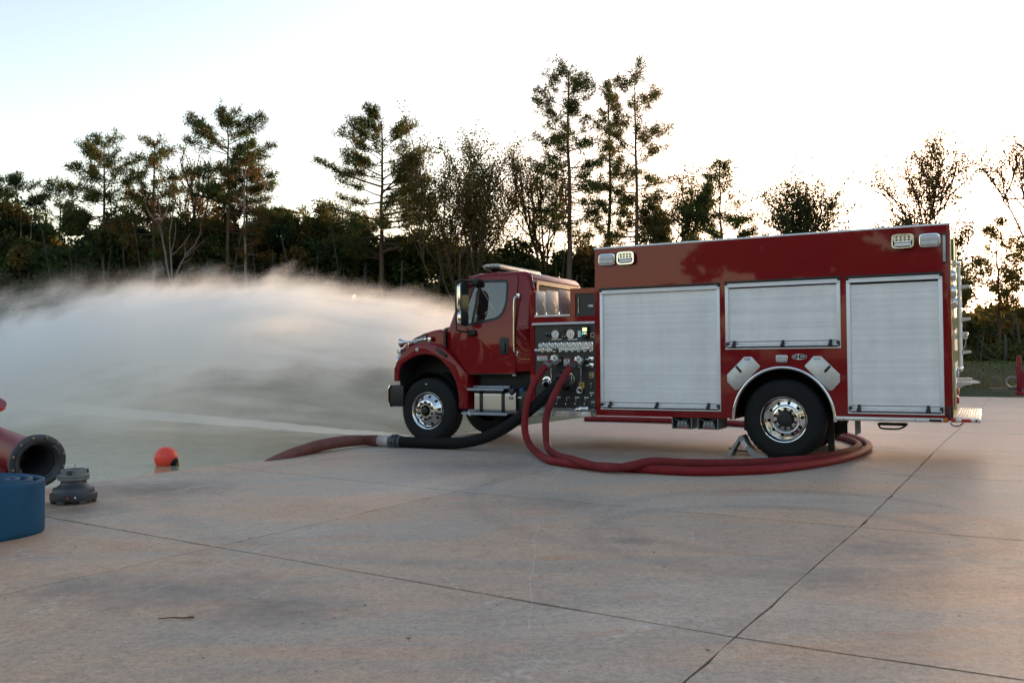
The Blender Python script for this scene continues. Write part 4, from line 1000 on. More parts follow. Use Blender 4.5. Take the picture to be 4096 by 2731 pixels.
g = G(); g.tube(smooth_path([(-4.01, .2, 2.305), (-4.035, .12, 2.29), (-4.055, .105, 2.2), (-4.06, .10, 1.85), (-4.06, .095, 1.55), (-4.05, .10, 1.45), (-4.03, .15, 1.42)], 6), .0155, 10)
g.box(-4.04, -3.985, .155, .21, 2.27, 2.345, .01); g.box(-4.06, -4.01, .135, .155, 1.385, 1.455, .01); g.build('grab_handle', CHR, TR)
def step(u0, u1, v0, z, name='cab_step'):
    g = G(); g.solid([(u0 + .0, z), (u0 + .006, z - .022), (u0 + .02, z - .036), (u1 - .014, z - .036), (u1 - .003, z - .026), (u1, z)], v0, v0 + .012, SIDE, .003)
    g.box(u0, u1, v0 + .012, v0 + .21, z - .012, z - .001); g.box(u0, u1, v0 + .2, v0 + .21, z, z + .036, .003); o = g.build(name, STEPM, TR)
    g = G(); n = int((u1 - u0) / .022)
    for k in range(n):
        for q in range(6): g.box(u0 + .012 + k * .022, u0 + .024 + k * .022, v0 + .02 + q * .03, v0 + .036 + q * .03, z - .001, z + .004)
    g.build('step_grip', GREY, o, ang=None, kind='stuff')
    for u in (u0 + .22, u1 - .04):
        g = G(); g.ball((u, v0 + .2, z + .018), .007, 6); g.build('step_bolt', GREY, o)
    return o
step(-4.877, -4.221, .05, .884); step(-4.94, -4.123, -.02, .512)
g = G(); g.obox((-4.79, -.0225, .495), (.5, 0, -.86), (0, 1, 0), (.86, 0, .5), .07, .004, .024); g.build('step_tape', LABEL, TR)
g = G(); g.solid(rrect(.15, .62, .50, .838, .055, 4), -4.80, -4.06, FRONT, .02, 2); tk = g.build('fuel_tank', TANK, TR)
for u in (-4.672, -4.28):
    g = G(); g.prism(rrect(.142, .628, .492, .846, .06, 4), u - .028, u + .028, FRONT, [rrect(.149, .621, .499, .839, .056, 4)]); g.build('tank_strap', BLKP, tk)
g = G(); g.lathe([(.045, 0), (.05, .03)], (-4.13, .2, .80), (0, -.75, .65), n=18); g.build('filler_neck', CHR, tk)
g = G(); g.lathe([(.05, .03), (.05, .075), (.042, .085), (0, .085)], (-4.13, .2, .80), (0, -.75, .65), n=18); g.build('fuel_cap', PVCG, tk)
g = G(); g.solid(rrect(-4.175, -4.105, .715, .76, .008), .146, .152, SIDE, .001); fl = g.build('fuel_label', BLKP, tk)
for k in range(3):
    g = G(); g.box(-4.165 + (k == 1) * .003, -4.115, .144, .147, .748 - k * .0115, .753 - k * .0115); g.build('label_print', LABEL, fl)
g = G(); g.box(-4.045, -3.80, .17, .55, .50, .87, .05, 3); df = g.build('def_tank', BLKP, TR)
g = G(); g.lathe([(.028, 0), (.04, .012), (.04, .045), (.03, .052), (0, .052)], (-3.99, .24, .84), (0, -.7, .7), n=16); g.build('def_cap', BLUE, df)
g = G(); g.box(-4.03, -3.965, .163, .172, .735, .757); g.build('def_label', LABEL, df)
g = G(); g.box(-4.12, -4.055, .148, .154, 1.075, 1.098, .004); g.build('sill_plate', LENS, cab)
# ---------------------------------------------------------------- rear: handrails, folding steps, lamps, tailboard
g = G(); g.box(1.957, 1.966, .03, WD - .03, .6, 2.86)
rp = g.build('rear_panel', LIME, TR)
for k in range(9):
    g = G(); z = .62 + k * .25; y0 = .04
    g.prism([(y0, z), (CY, z + .75), (CY, z + .87), (y0, z + .12)], 1.9665, 1.968, FRONT); 
    if z + .87 < 2.86: g.build('red_chevron', REDL, rp)
g = G(); g.box(1.968, 1.975, .62, 1.83, .75, 2.6); g.build('rear_shutter', RAILM, TR)
for y, za, zb in ((.42, 1.155, 2.47), (.95, 1.16, 2.33)):
    g = G(); g.tube([(2.04, y, za), (2.04, y, zb)], .019, 12); hr_ = g.build('handrail', RAILM, TR)
    for z in (za, zb):
        g = G(); g.tube([(1.966, y, z), (2.04, y, z)], .014, 8); g.box(2.017, 2.063, y - .024, y + .024, z - .025, z + .035, .008); g.build('rail_stanchion', CHR, hr_)
    g = G(); g.box(2.012, 2.024, y - .012, y + .012, za + .05, zb - .05); g.build('lit_rail_strip', LIME, hr_)
def fold_step(y, z, w=.2):
    g = G(); pr = [(1.968, z - .15), (1.985, z - .15), (2.02, z - .09), (2.07, z - .045), (2.155, z - .03), (2.158, z), (1.968, z)]
    g.prism(pr, y, y + .008, SIDE); g.prism(pr, y + w - .008, y + w, SIDE); g.box(1.975, 2.158, y + .008, y + w - .008, z - .008, z, .002); g.box(2.148, 2.158, y + .008, y + w - .008, z - .03, z - .008)
    o = g.build('folding_step', PLATE, TR)
    for k in range(5):
        g = G(); g.ball((2.0 + k * .034, y + .02, z), .006, 6); g.build('step_stud', CHR, o)
for y, z in ((.5, 2.21), (.5, 1.805), (.5, 1.392), (.5, 1.0), (.95, 1.04)): fold_step(y, z)
def rear_lamp(y, z, r, mat, name):
    g = G(); g.lathe([(r * 1.05, 0), (r * 1.05, .02), (r, .03), (r * .8, .05), (0, .055)], (1.966, y, z), (1, 0, 0), n=22); o = g.build(name, CHR, TR)
    g = G(); g.lathe([(r * .75, .053), (0, .062)], (1.966, y, z), (1, 0, 0), n=18); g.build('lamp_lens', mat, o)
rear_lamp(.17, 2.11, .085, LENS, 'rear_work_lamp'); rear_lamp(.35, 1.98, .07, LENS, 'rear_work_lamp'); rear_lamp(.16, 2.30, .07, LENS, 'rear_work_lamp')
g = G(); g.box(1.966, 2.0, .25, .45, .66, 1.19, .01); tb_ = g.build('tail_light_panel', ALU, TR)
for z, m, n_ in ((.89, AMB, 'turn_light'), (.78, REDL, 'brake_light'), (1.10, LENS, 'reversing_light')):
    g = G(); g.box(2.0, 2.026, .27, .43, z - .045, z + .045, .014); g.build(n_, m, tb_)
g = G(); g.tube(smooth_path([(1.966, .8, 1.57), (2.04, .8, 1.60), (2.09, .8, 1.585)], 4), .035, 12); g.lathe([(.04, 0), (.044, .01), (.044, .04), (.036, .045), (0, .046)], (2.08, .8, 1.588), (1, 0, -.2), n=18); g.build('rear_outlet', CHR, TR)
g = G(); g.tube(smooth_path([(2.1, .79, 1.55), (2.09, .79, 1.46), (2.05, .79, 1.40), (2.0, .79, 1.5)], 5), .005, 5); g.build('outlet_chain', CHR, TR)
g = G(); g.tube([(1.975, .25, 2.50), (1.975, .25, 2.76)], .03, 8); g.build('rear_bracket', CHR, TR)
g = G(); g.tube([(1.99, .7, 2.45), (1.99, .7, 2.72)], .022, 8); g.build('rear_bracket', CHR, TR)
g = G(); g.box(1.966, 2.0, .3, .42, 2.73, 2.76); g.build('rear_hook', BLKP, TR)
g = G(); g.box(1.968, 2.256, -.02, WD + .02, .528, .575, .004); tl = g.build('tailboard', DIAM, TR)
for k in range(9):
    g = G(); u = 1.995 + k * .029; g.box(u, u + .011, 0, WD, .575, .585, .003); g.build('tailboard_rib', RAILM, tl)
for k in range(8):
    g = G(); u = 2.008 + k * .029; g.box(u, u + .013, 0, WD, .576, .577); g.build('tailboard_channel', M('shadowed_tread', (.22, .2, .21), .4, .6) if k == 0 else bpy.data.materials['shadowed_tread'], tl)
g = G(); g.solid(rrect(2.048, 2.153, .532, .57, .018, 4), -.028, -.02, SIDE, .003); g.build('red_reflector', REDL, tl)
g = G(); g.lathe([(.014, 0), (.012, -.006), (0, -.006)], (2.21, -.02, .553), n=14); g.build('round_marker', BLKP, tl)
g = G(); g.solid(rrect(1.90, 1.945, .56, .72, .008), -.012, 0, SIDE, .003); g.box(1.91, 1.938, -.05, -.012, .545, .70, .012); cm = g.build('corner_marker', BLKP, TR)
g = G(); g.lathe([(.024, -.03), (.028, 0), (.022, .02)], (1.887, -.03, .556), (1, 0, 0), n=12, cap=True); g.build('amber_marker', AMB, cm)
g = G(); g.lathe([(.024, -.02), (.028, 0), (.022, .03)], (1.955, -.03, .556), (1, 0, 0), n=12, cap=True); g.build('red_marker', REDL, cm)
g = G(); g.tube(smooth_path([(1.93, 0, .52), (1.96, -.01, .49), (2.02, -.01, .485), (2.07, 0, .525)], 5), .007, 6); g.build('wiring_loop', BLKP, TR)
g = G(); g.box(-3.83, -3.735, .2, .6, 1.2, 1.85, .02); g.build('cab_gap_duct', BLKP, TR)

# ================================================================== HOSES AND LOOSE EQUIPMENT
def tw(u, v, z):
    c, s = math.cos(R_(28)), math.sin(R_(28)); return (3.566 + u * c + v * s, 11.673 - u * s + v * c, z)
def map_text(txt, size, path, s0, r, around, mat, parent, flip=False):
    """print wrapped on a hose: text x runs along the path, y round the hose; around = outward direction of the text's middle"""
    P = resample(path, .02); vs, fs = text_mesh(txt, size, 0, 'LEFT', bold=.0008); out = []
    T = [(P[min(i + 1, len(P) - 1)] - P[max(i - 1, 0)]).normalized() for i in range(len(P))]
    for x, y, z in vs:
        i = min(len(P) - 2, max(0, int((s0 + x) / .02))); f = (s0 + x) / .02 - i
        p = P[i].lerp(P[i + 1], f); t = T[i].lerp(T[i + 1], f).normalized()
        o = Vector(around); o = (o - t * o.dot(t)).normalized(); w = t.cross(o) * (-1 if flip else 1)
        a = y / r; out.append(p + (o * math.cos(a) + w * math.sin(a)) * (r + .0012))
    g = G(); g.add(out, fs); g.build('printed_lettering', mat, parent, None)
def red_hose(label, up, ground, mat, cuffmat):
    o = empty('fire_hose', tw(*up[0]), 0, label, 'fire hose', 'red discharge hoses'); base = Vector(o.location)
    pts = [Vector(tw(*p)) - base for p in up] + [Vector(tw(*p)) - base for p in ground]
    path = resample(smooth_path(pts, 10), .05)
    g = G(); g.tube(path[2:], .05, 16); h = g.build('hose', mat, o, 60)
    d = (path[4] - path[0]).normalized(); a0 = path[0]
    g = G(); g.lathe([(.058, .06), (.063, .07), (.063, .19), (.055, .198)], a0, d, n=24); g.build('ferrule', cuffmat, o)
    g = G(); g.lathe([(.054, -.07), (.056, -.06), (.056, -.035), (.05, -.03), (.05, .0), (.058, .003), (.058, .035), (.05, .04), (.05, .062)], a0, d, n=24)
    for k in range(5):
        a = 2 * math.pi * k / 5; u = d.orthogonal().normalized(); w = d.cross(u); c = a0 + d * .02 + (u * math.cos(a) + w * math.sin(a)) * .06
        g.obox(c, u * math.cos(a) + w * math.sin(a), -u * math.sin(a) + w * math.cos(a), d, .016, .018, .03, .004)
    g.build('coupling', CHR, o)
    q = Vector(tw(up[0][0] + .03, .0, up[0][2] + .012)) - base
    g = G(); g.tube([q, q.lerp(a0, .5) + Vector((0, 0, .0)), a0 - d * .05], [.05, .052, .05], 16, cap=False); g.build('elbow', CHR, o)
    return o, path
h1, p1 = red_hose('bright red hose from the front pump outlet with a pale ferrule, sagging nearest the cab', 
    [(-3.285, -.10, 1.30), (-3.30, -.17, 1.288), (-3.333, -.23, 1.25), (-3.393, -.34, 1.134), (-3.447, -.45, .975), (-3.482, -.55, .779), (-3.51, -.6, .555), (-3.505, -.63, .321), (-3.43, -.66, .135)],
    [(-3.21, -.87, .05), (-2.62, -1.72, .05), (-2.27, -1.98, .05), (-1.91, -2.13, .05), (-1.54, -2.15, .05), (-1.21, -2.17, .05), (-.92, -2.20, .05), (-.56, -2.16, .05), (-.24, -1.96, .05), (.16, -1.56, .05), (.51, -.79, .05), (.74, .12, .05), (.84, 1.2, .05), (.78, 2.0, .05), (.52, 3.0, .05), (.1, 3.9, .05), (-.7, 5.0, .05), (-2.0, 5.85, .05), (-3.6, 6.2, .05), (-5.4, 6.2, .05)], REDH, GREY)
h2, p2 = red_hose('dusky red hose from the rear pump outlet with a dark ferrule, crossing over its neighbour',
    [(-2.90, -.10, 1.285), (-2.92, -.18, 1.262), (-2.952, -.24, 1.222), (-3.003, -.36, 1.081), (-3.065, -.48, .899), (-3.126, -.57, .705), (-3.17, -.63, .485), (-3.15, -.67, .25), (-3.05, -.82, .10)],
    [(-2.71, -1.27, .06), (-2.17, -2.01, .10), (-1.69, -2.28, .06), (-1.40, -2.33, .07), (-1.1, -2.12, .13), (-.85, -1.66, .08), (-.45, -1.22, .05), (-.01, -.84, .05), (.40, -.2, .05), (.62, .6, .05), (.69, 1.4, .05), (.62, 2.1, .05), (.35, 2.9, .05), (-.1, 3.7, .05), (-.9, 4.6, .05), (-2.1, 5.6, .05), (-3.6, 5.95, .05), (-5.4, 5.9, .05)], REDH2, PVCG)
map_text('PRO-FLOW', .075, p1, 1.35, .05, (-.35, -1, .35), M('hose_print', (.03, .006, .008), .6), h1)
map_text('FIRE HOSE', .05, p1, 1.83, .05, (-.3, -1, .55), bpy.data.materials['hose_print'], h1)
# corrugated suction hose
sh = empty('suction_hose', tw(-3.148, -.1, 1.02), 0, 'thick black and brown corrugated suction hose running from pump panel into the pond', 'suction hose')
b_ = Vector(sh.location)
bp = [(-3.148, -.06, 1.022), (-3.16, -.16, .99), (-3.224, -.28, .893), (-3.325, -.38, .776), (-3.455, -.47, .631), (-3.62, -.53, .50), (-3.9, -.58, .315), (-4.21, -.62, .178), (-4.526, -.66, .106), (-4.9, -.68, .086), (-5.3, -.70, .084), (-5.68, -.72, .084)]
def corr(pts, r0, r1, pitch, amp, name, mats, n=18):
    P = resample(smooth_path(pts, 10), pitch / 4); m = len(P); rs = [(r0 + (r1 - r0) * i / m) + amp * (1, .35, -1, .35)[i % 4] for i in range(m)]
    g = G(); g.tube(P, rs, n); return g, P
g, P = corr([Vector(tw(*p)) - b_ for p in bp], .08, .08, .021, .0045, '', None); g.build('black_hose', RUB, sh, 70)
d = (P[0] - P[8]).normalized(); g = G(); g.lathe([(.086, -.14), (.094, -.13), (.094, -.05), (.1, -.045), (.1, .0), (.09, .005)], P[0], d, n=28); g.build('end_coupling', PVCG, sh)
e = P[-1]; d = (P[-1] - P[-9]).normalized()
g = G(); g.lathe([(.084, -.10), (.094, -.10), (.096, -.06), (.088, -.055), (.088, -.03), (.108, -.03), (.11, -.005), (.094, 0), (.094, .02), (.11, .025), (.11, .05), (.088, .055), (.088, .1)], e, d, n=32)
for k in range(6):
    a = 2 * math.pi * k / 6; u = d.orthogonal().normalized(); w = d.cross(u); q = u * math.cos(a) + w * math.sin(a)
    g.obox(e + d * .01 + q * .1, q, d.cross(q), d, .03, .045, .1, .006)
g.build('middle_coupling', PVCG, sh)
wp = [e + b_ + d * .06, Vector((-2.19, 13.93, .088)), Vector((-2.43, 13.86, .094)), Vector((-2.62, 13.55, .10)), Vector((-2.83, 13.0, .09)), Vector((-3.06, 12.4, .03)), Vector((-3.32, 11.8, -.10)), Vector((-3.6, 11.2, -.3)), Vector((-3.9, 10.6, -.55))]
g, P = corr([q - b_ for q in wp], .079, .076, .034, .0095, '', None); 
for i, f in enumerate(g.f):
    pass
g.build('brown_hose', BROWNH, sh, 70)
g2, P2 = corr([q - b_ for q in resample(smooth_path(wp, 8), .02)[2:14]], .0845, .0845, .03, .006, '', None); g2.build('shrink_wrap', M('cloudy_wrap', (.5, .46, .46), .3, 0, .25, 25), sh, 70)
# wheel chock
ck = empty('wheel_chock', tw(-.5, .08, 0), -R_(28), 'grey folding metal wheel chock jammed against the rear tyre', 'wheel chock')
g = G(); FR = [(.245, .0), (.245, .012), (.10, .055), (-.02, .15), (-.075, .262), (-.095, .285), (-.15, .262), (-.11, .18), (.04, .0)]
g.prism(FR, .0, .008, SIDE); g.prism(FR, .24, .248, SIDE)
g.add([(x, y, z) for x, z in ((.245, .012), (.10, .055), (-.02, .15), (-.075, .262), (-.095, .285)) for y in (.008, .24)], [(0, 1, 3, 2), (2, 3, 5, 4), (4, 5, 7, 6), (6, 7, 9, 8)])
g.build('chock_face', CHOCK, ck)
g = G(); g.prism([(-.145, .25), (-.115, .24), (-.235, .04), (-.24, .0), (-.275, .0), (-.28, .045)], .01, .238, SIDE); g.build('chock_leg', CHOCK, ck)
g = G(); g.box(-.22, .0, .10, .15, .055, .075, .005); g.tube([(-.30, .12, .09), (-.2, .12, .08)], .012, 6); g.build('chock_strut', BLKP, ck)
g = G(); g.obox((-.065, -.002, .165), (.62, 0, -.78), (0, 1, 0), (.78, 0, .62), .085, .004, .06); cl = g.build('chock_sticker', LABEL, ck)
g = G()
for k in range(3): g.obox((-.085 + k * .013, -.0045, .178 - k * .0165), (.62, 0, -.78), (0, 1, 0), (.78, 0, .62), .006, .001, .046)
g.build('sticker_print', REDL, cl)
for p in ((-.118, -.002, .245), (.03, -.002, .06), (-.25, .009, .03)):
    g = G(); g.ball(p, .008, 6); g.build('chock_rivet', GREY, ck)
# storz adapter lying on the running board
ca = empty('hose_adapter', tw(-2.83, -.10, .568), -R_(28), 'chrome hose adapter lying on the tread plate board under the pump panel', 'hose adapter')
g = G(); g.lathe([(.035, -.06), (.04, -.055), (.04, -.01), (.034, -.005), (.034, .04), (.042, .045), (.042, .085), (.03, .09), (.0, .085)], (0, 0, .043), (1, .1, 0), n=22); g.build('adapter_body', CHR, ca)
g = G(); g.tube([(-.07, -.02, .05), (-.115, -.02, .022)], .014, 8); g.box(-.10, -.02, -.05, -.02, .01, .05, .01); g.build('adapter_lug', CHR, ca)
# round buoy
bu = empty('mooring_buoy', (-5.66, 14.6, WL), 0, 'orange red round buoy floating beside the quay', 'buoy')
g = G(); b = bmesh.new(); bmesh.ops.create_uvsphere(b, u_segments=32, v_segments=20, radius=.185)
for v in b.verts: v.co.z += .12
g.bm(b); g.build('float', BUOYM, bu)
dv = Vector((.86, -.2, -.42)).normalized(); c = Vector((0, 0, .12))
g = G(); g.lathe([(.085, .155), (.075, .19), (.05, .215), (.04, .235), (.0, .24)], c, dv, n=18); g.build('moulded_neck', RUB, bu)
g = G(); t = [c + dv * .235 + Vector((.012 * math.cos(a), .03 * math.sin(a), .03 * math.cos(a))) for a in [2 * math.pi * k / 14 for k in range(15)]]; g.tube(t, .009, 6, cap=False)
g.tube(smooth_path([c + dv * .25, c + dv * .26 + Vector((.02, 0, -.03)), Vector((.27, -.05, -.03)), Vector((.25, -.05, -.4))], 5), .012, 6); g.build('shackle', M('brass', (.4, .28, .1), .35, .8), bu)
# big red pipe with flanged outlet, on the quay at the left
dp_ = Vector((-.76, .65, .1)).normalized(); fc = Vector((-4.56, 8.62, .325))
pi = empty('flanged_pipe', (-4.56, 8.62, 0), 0, 'fat dark red pipe with a black bolted flange and open mouth', 'pipe'); o3 = Vector((-4.56, 8.62, 0))
L = lambda s: fc - o3 + dp_ * s
g = G(); g.lathe([(.215, .085), (.17, .09), (.165, .12), (.165, 2.6)], L(0), dp_, n=40); g.lathe([(.22, .055), (.232, .058), (.232, .085), (.165, .088)], L(0), dp_, n=40)
pi.scale = (1.1, 1.1, 1.1)
g.build('pipe_barrel', RED2, pi)
g = G(); g.lathe([(.178, -.005), (.185, -.012), (.2, -.012), (.2, .012), (.2, .018), (.232, .02), (.236, .024), (.236, .054), (.16, .056)], L(0), dp_, n=44)
g.lathe([(.178, -.005), (.165, .004), (.158, .03), (.15, .035), (.148, .09), (.140, .1), (.138, .6), (0, .6)], L(0), dp_, n=44)
u_ = dp_.cross(Vector((0, 0, 1))).normalized(); w_ = u_.cross(dp_).normalized()
for k in range(2):
    for q in range(7):
        a = k * math.pi + .35 + q * .09; p = L(-.014) + (u_ * math.cos(a) + w_ * math.sin(a)) * .172
        g.obox(p, u_ * math.cos(a) + w_ * math.sin(a), -u_ * math.sin(a) + w_ * math.cos(a), dp_, .022, .02, .016, .003)
g.build('flange', PVCG, pi, 50)
bm_ = None
for k in range(12):
    a = 2 * math.pi * (k + .5) / 12; p = L(.012) + (u_ * math.cos(a) + w_ * math.sin(a)) * .216
    g = G(); g.lathe([(.013, .01), (.013, -.006), (.007, -.008), (.007, -.018), (0, -.018)], p, dp_, n=6); g.build('flange_bolt', M('zinc_bolt', (.28, .26, .2), .4, .7) if k == 0 else bpy.data.materials['zinc_bolt'], pi)
g = G(); q = L(.75); g.box(q.x - .45, q.x + .12, q.y - .2, q.y + .2, -.05, q.z - .1, .02); g.box(q.x + .0, q.x + .30, q.y - .42, q.y - .2, .02, .18, .01); g.build('pipe_saddle', RED2, pi)
g = G(); a = L(1.5); g.lathe([(.12, .1), (.12, .34), (.19, .34), (.19, .38), (0, .38)], a, (.35, -.2, 1), n=28); g.build('branch_flange', RED2, pi)
for k in range(4):
    g = G(); g.lathe([(.016, 0), (.016, .018), (.009, .02), (.009, .035), (0, .035)], (q.x + .03 + k * .08, q.y - .33, .18), (0, 0, 1), n=6); g.build('saddle_bolt', bpy.data.materials['zinc_bolt'], pi)
# grey adapter standing on the concrete
ad = empty('pipe_adapter', (-4.13, 8.42, 0), R_(20), 'dark grey stepped pipe adapter standing on the concrete beside the flanged pipe', 'pipe adapter')
g = G(); g.lathe([(0, .03), (.175, .03), (.2, .032), (.205, .04), (.205, .088), (.198, .094), (.182, .096), (.178, .135), (.172, .142), (.15, .148), (.12, .17), (.112, .185), (.112, .21), (.12, .214)], n=44, ax=(0, 0, 1)); g.build('adapter_base', PVCG, ad)
for k in range(6):
    a = 2 * math.pi * k / 6; g = G(); g.obox((.175 * math.cos(a), .175 * math.sin(a), .016), (math.cos(a), math.sin(a), 0), (-math.sin(a), math.cos(a), 0), (0, 0, 1), .04, .075, .032, .006); g.build('adapter_lug', PVCG, ad)
g = G(); g.lathe([(.118, .212), (.136, .215), (.138, .235), (.132, .24), (.138, .246), (.138, .262), (.130, .268), (.112, .27), (.112, .31), (.104, .312), (.098, .24), (0, .24)], n=40, ax=(0, 0, 1)); g.build('threaded_ring', GREY, ad)
for a in (.3, 2.4, 4.5):
    g = G(); g.obox((.118 * math.cos(a), .118 * math.sin(a), .29), (math.cos(a), math.sin(a), 0), (-math.sin(a), math.cos(a), 0), (0, 0, 1), .02, .04, .04, .004); g.build('ring_lug', PVCG, ad)
g = G(); g.ball((-.03, -.206, .065), .012, 8); g.build('red_dot', M('red_mark', (.5, .02, .02)), ad)
g = G(); g.ball((.035, -.202, .066), .011, 8); g.build('set_screw', CHR, ad)
g = G(); g.tube([(.0, 0, .30), (.012, .01, .36)], .003, 5); g.build('wire_stub', GREY, ad)
# blue lay-flat hose rolled up
bl = empty('rolled_hose', (-4.13, 6.8, 0), 0, 'blue lay flat hose rolled up and standing on its edge at the left', 'rolled hose')
BLUEH = M('blue_layflat', (.004, .066, .145), .55, 0, .22, 4, .35, 240, spec=.25)
pts = []; rs = random.Random(3)
for k in range(260):
    a = k * .1; r = .13 + .37 * (k / 259) ** .85 + .022 * math.sin(a * 2.3 + 1) * (1 - k / 259) ; sq = 1 + .12 * math.cos(2 * a + .6) * (1 - .6 * k / 259)
    pts.append((r * math.cos(a + .9) * sq, r * math.sin(a + .9) / sq))
g = G(); n = len(pts); vs = []; fs = []; H = .415
sec = [(-.011, .012), (-.014, .03), (-.013, .10), (-.014, .2), (-.013, .3), (-.014, H - .03), (-.010, H - .008), (0, H), (.010, H - .008), (.012, H - .03), (.011, .2), (.012, .03), (.009, .012), (0, .0)]
for i, (x, y) in enumerate(pts):
    a, b = Vector(pts[max(i - 1, 0)]), Vector(pts[min(i + 1, n - 1)]); t = (b - a).normalized(); nr = Vector((-t.y, t.x)); k = 1 + (0 if i < n - 12 else -.02 * (i - n + 12))
    lift = .014 * math.sin(i * .07) + .02 * (1 - i / n)
    for o, z in sec: vs.append((x - nr.x * o, y - nr.y * o, z * (1 if z < .3 else 1 + (lift if z > .3 else 0))))
m = len(sec)
for i in range(n - 1):
    for j in range(m): fs.append((i * m + j, (i + 1) * m + j, (i + 1) * m + (j + 1) % m, i * m + (j + 1) % m))
g.add(vs, fs); g.build('rolled_layers', BLUEH, bl, 60)
# right background: red stand, pallet, pipes, disc
st = empty('red_stand', (18.1, 31.9, 0), R_(-20), 'red steel rack post with gusset at the right edge', 'steel rack')
g = G(); g.box(-.11, .11, -.12, .12, 0, .14, .02); g.box(-.075, .075, -.075, .075, .14, 1.36, .02); g.ball((0, 0, 1.36), .075, 10); g.build('post', RED2, st)
g = G(); g.prism([(.075, .25), (1.6, .25), (1.6, .42), (.55, .42), (.3, .62), (.13, .82), (.075, .9)], -.05, .05, SIDE); g.build('gusset_beam', RED2, st)
g = G(); g.box(1.45, 1.67, -.12, .12, 0, .25, .02); g.build('foot', RED2, st)
pt = empty('pallet', (19.4, 34.4, 0), R_(-20), 'low timber pallet carrying a pipe behind the red rack', 'pallet')
for k in range(7):
    g = G(); g.box(-.9 + k * .27, -.68 + k * .27, -.5, .5, .15, .175, .003); g.build('deck_board', WOOD, pt)
for y in (-.48, 0, .4):
    g = G(); g.box(-.9, .95, y, y + .09, .04, .15, .004); g.build('stringer', WOOD, pt)
pc = empty('pipe_piece', (19.2, 34.3, .175), R_(-30), 'short grey pipe piece lying open end forward on the pallet', 'pipe')
g = G(); g.lathe([(.2, -.5), (.225, -.5), (.235, -.48), (.235, -.43), (.205, -.42), (.2, .5), (.18, .5), (.18, -.5), (.2, -.5)], (0, 0, .235), n=30); g.build('pipe_shell', GREY, pc)
hc = empty('hose_coil', (20.4, 34.5, 0), 0, 'coiled grey and orange hose on the ground behind the red rack', 'hose coil')
for k in range(4):
    g = G(); g.tube([(.62 * math.cos(a), .3 * math.sin(a), .2 + k * .13 + .05 * math.sin(a)) for a in [2 * math.pi * q / 30 for q in range(31)]], .08, 10, cap=False); g.build('coil_turn', ORANGE if k == 2 else GREY, hc)
ds = empty('tilted_disc', (20.2, 41.2, 0), 0, 'pale round board propped flat above the grass behind the tailboard', 'disc')
g = G(); g.lathe([(0, .0), (1.2, .0), (1.23, .02), (1.2, .04), (0, .04)], (0, 0, .30), (.02, -.10, 1), n=44); g.build('disc_top', M('pale_board', (.5, .44, .36), .6), ds)
g = G()
g.box(-.5, -.35, -.3, .3, -.1, .27); g.box(.2, .35, -.3, .3, -.1, .28); g.build('disc_leg', WOOD, ds)

# ================================================================== TREES
def rnd_unit(r, n):
    v = r.normal(size=(n, 3)); return v / np.linalg.norm(v, axis=1, keepdims=True)
def leaves(r, c, size, flat=.0):
    """diamond leaf quads at centres c"""
    n = len(c); a = rnd_unit(r, n); b = rnd_unit(r, n)
    b -= a * (a * b).sum(1, keepdims=True); b /= np.linalg.norm(b, axis=1, keepdims=True)
    s = (size * r.uniform(.6, 1.35, n))[:, None]
    v = np.stack([c + a * s, c + b * s * .55, c - a * s, c - b * s * .55], 1).reshape(-1, 3)
    return v, np.arange(4 * n).reshape(-1, 4)
def needles(r, c, d, length, width):
    """thin needle bundles: from c along d"""
    n = len(c); p = np.cross(d, rnd_unit(r, n)); p /= np.linalg.norm(p, axis=1, keepdims=True)
    L = (length * r.uniform(.6, 1.2, n))[:, None]; w = width * r.uniform(.6, 1.3, n)[:, None]
    v = np.stack([c - p * w * .5, c + d * L * .55 + p * w, c + d * L, c + d * L * .55 - p * w], 1).reshape(-1, 3)
    return v, np.arange(4 * n).reshape(-1, 4)
def tint(r, n, cols, k=4, sig=.25, grp=None):
    cols = np.array(cols); i = r.integers(0, len(cols), n if grp is None else grp.max() + 1)
    base = cols[i] if grp is None else cols[i][grp]
    base = base * np.exp(r.normal(0, sig, (n, 1)))
    return np.repeat(np.clip(base, .004, .6), k, 0)
PINE = [(.055, .082, .028), (.065, .095, .032), (.08, .105, .035), (.1, .108, .04)]
PINEW = PINE + [(.13, .11, .04), (.18, .115, .038)]
PINED = [(.036, .056, .026), (.045, .07, .03), (.04, .062, .032)]
OAK = [(.08, .09, .032), (.105, .105, .038), (.14, .11, .038), (.065, .078, .028)]
AUT = [(.12, .085, .032), (.14, .085, .03), (.10, .085, .03), (.08, .08, .03), (.16, .085, .03)]
GLOW_TINT = [(.22, .17, .05), (.28, .19, .05), (.16, .15, .05), (.12, .12, .04)]  # low sun's glow painted into the leaf colours, lighter and yellower
RUST = [(.20, .075, .025), (.16, .065, .025), (.12, .08, .03), (.09, .085, .03)]
def make_tree(name, label, cat, loc, trunk_g, V, F, T, bark, group):
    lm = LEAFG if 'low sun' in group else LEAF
    o = empty(name, loc, 0, label, cat, group)
    trunk_g.build('trunk', bark, o, 60)
    link('crown', np_mesh('crown', V, F, lm, T), o); return o
def limb(g, p, d, L, r0, r, up=.0, wob=.12, n=5, r1=.25):
    pts = [np.array(p)]; d = np.array(d) / np.linalg.norm(d)
    for k in range(n):
        d = d + np.array([r.normal(0, wob), r.normal(0, wob), r.normal(0, wob * .6) + up]); d /= np.linalg.norm(d)
        pts.append(pts[-1] + d * L / n)
    g.tube(pts, [r0 * (1 - (1 - r1) * k / n) for k in range(n + 1)], 5 if r0 > .04 else 4, cap=False); return np.array(pts), d
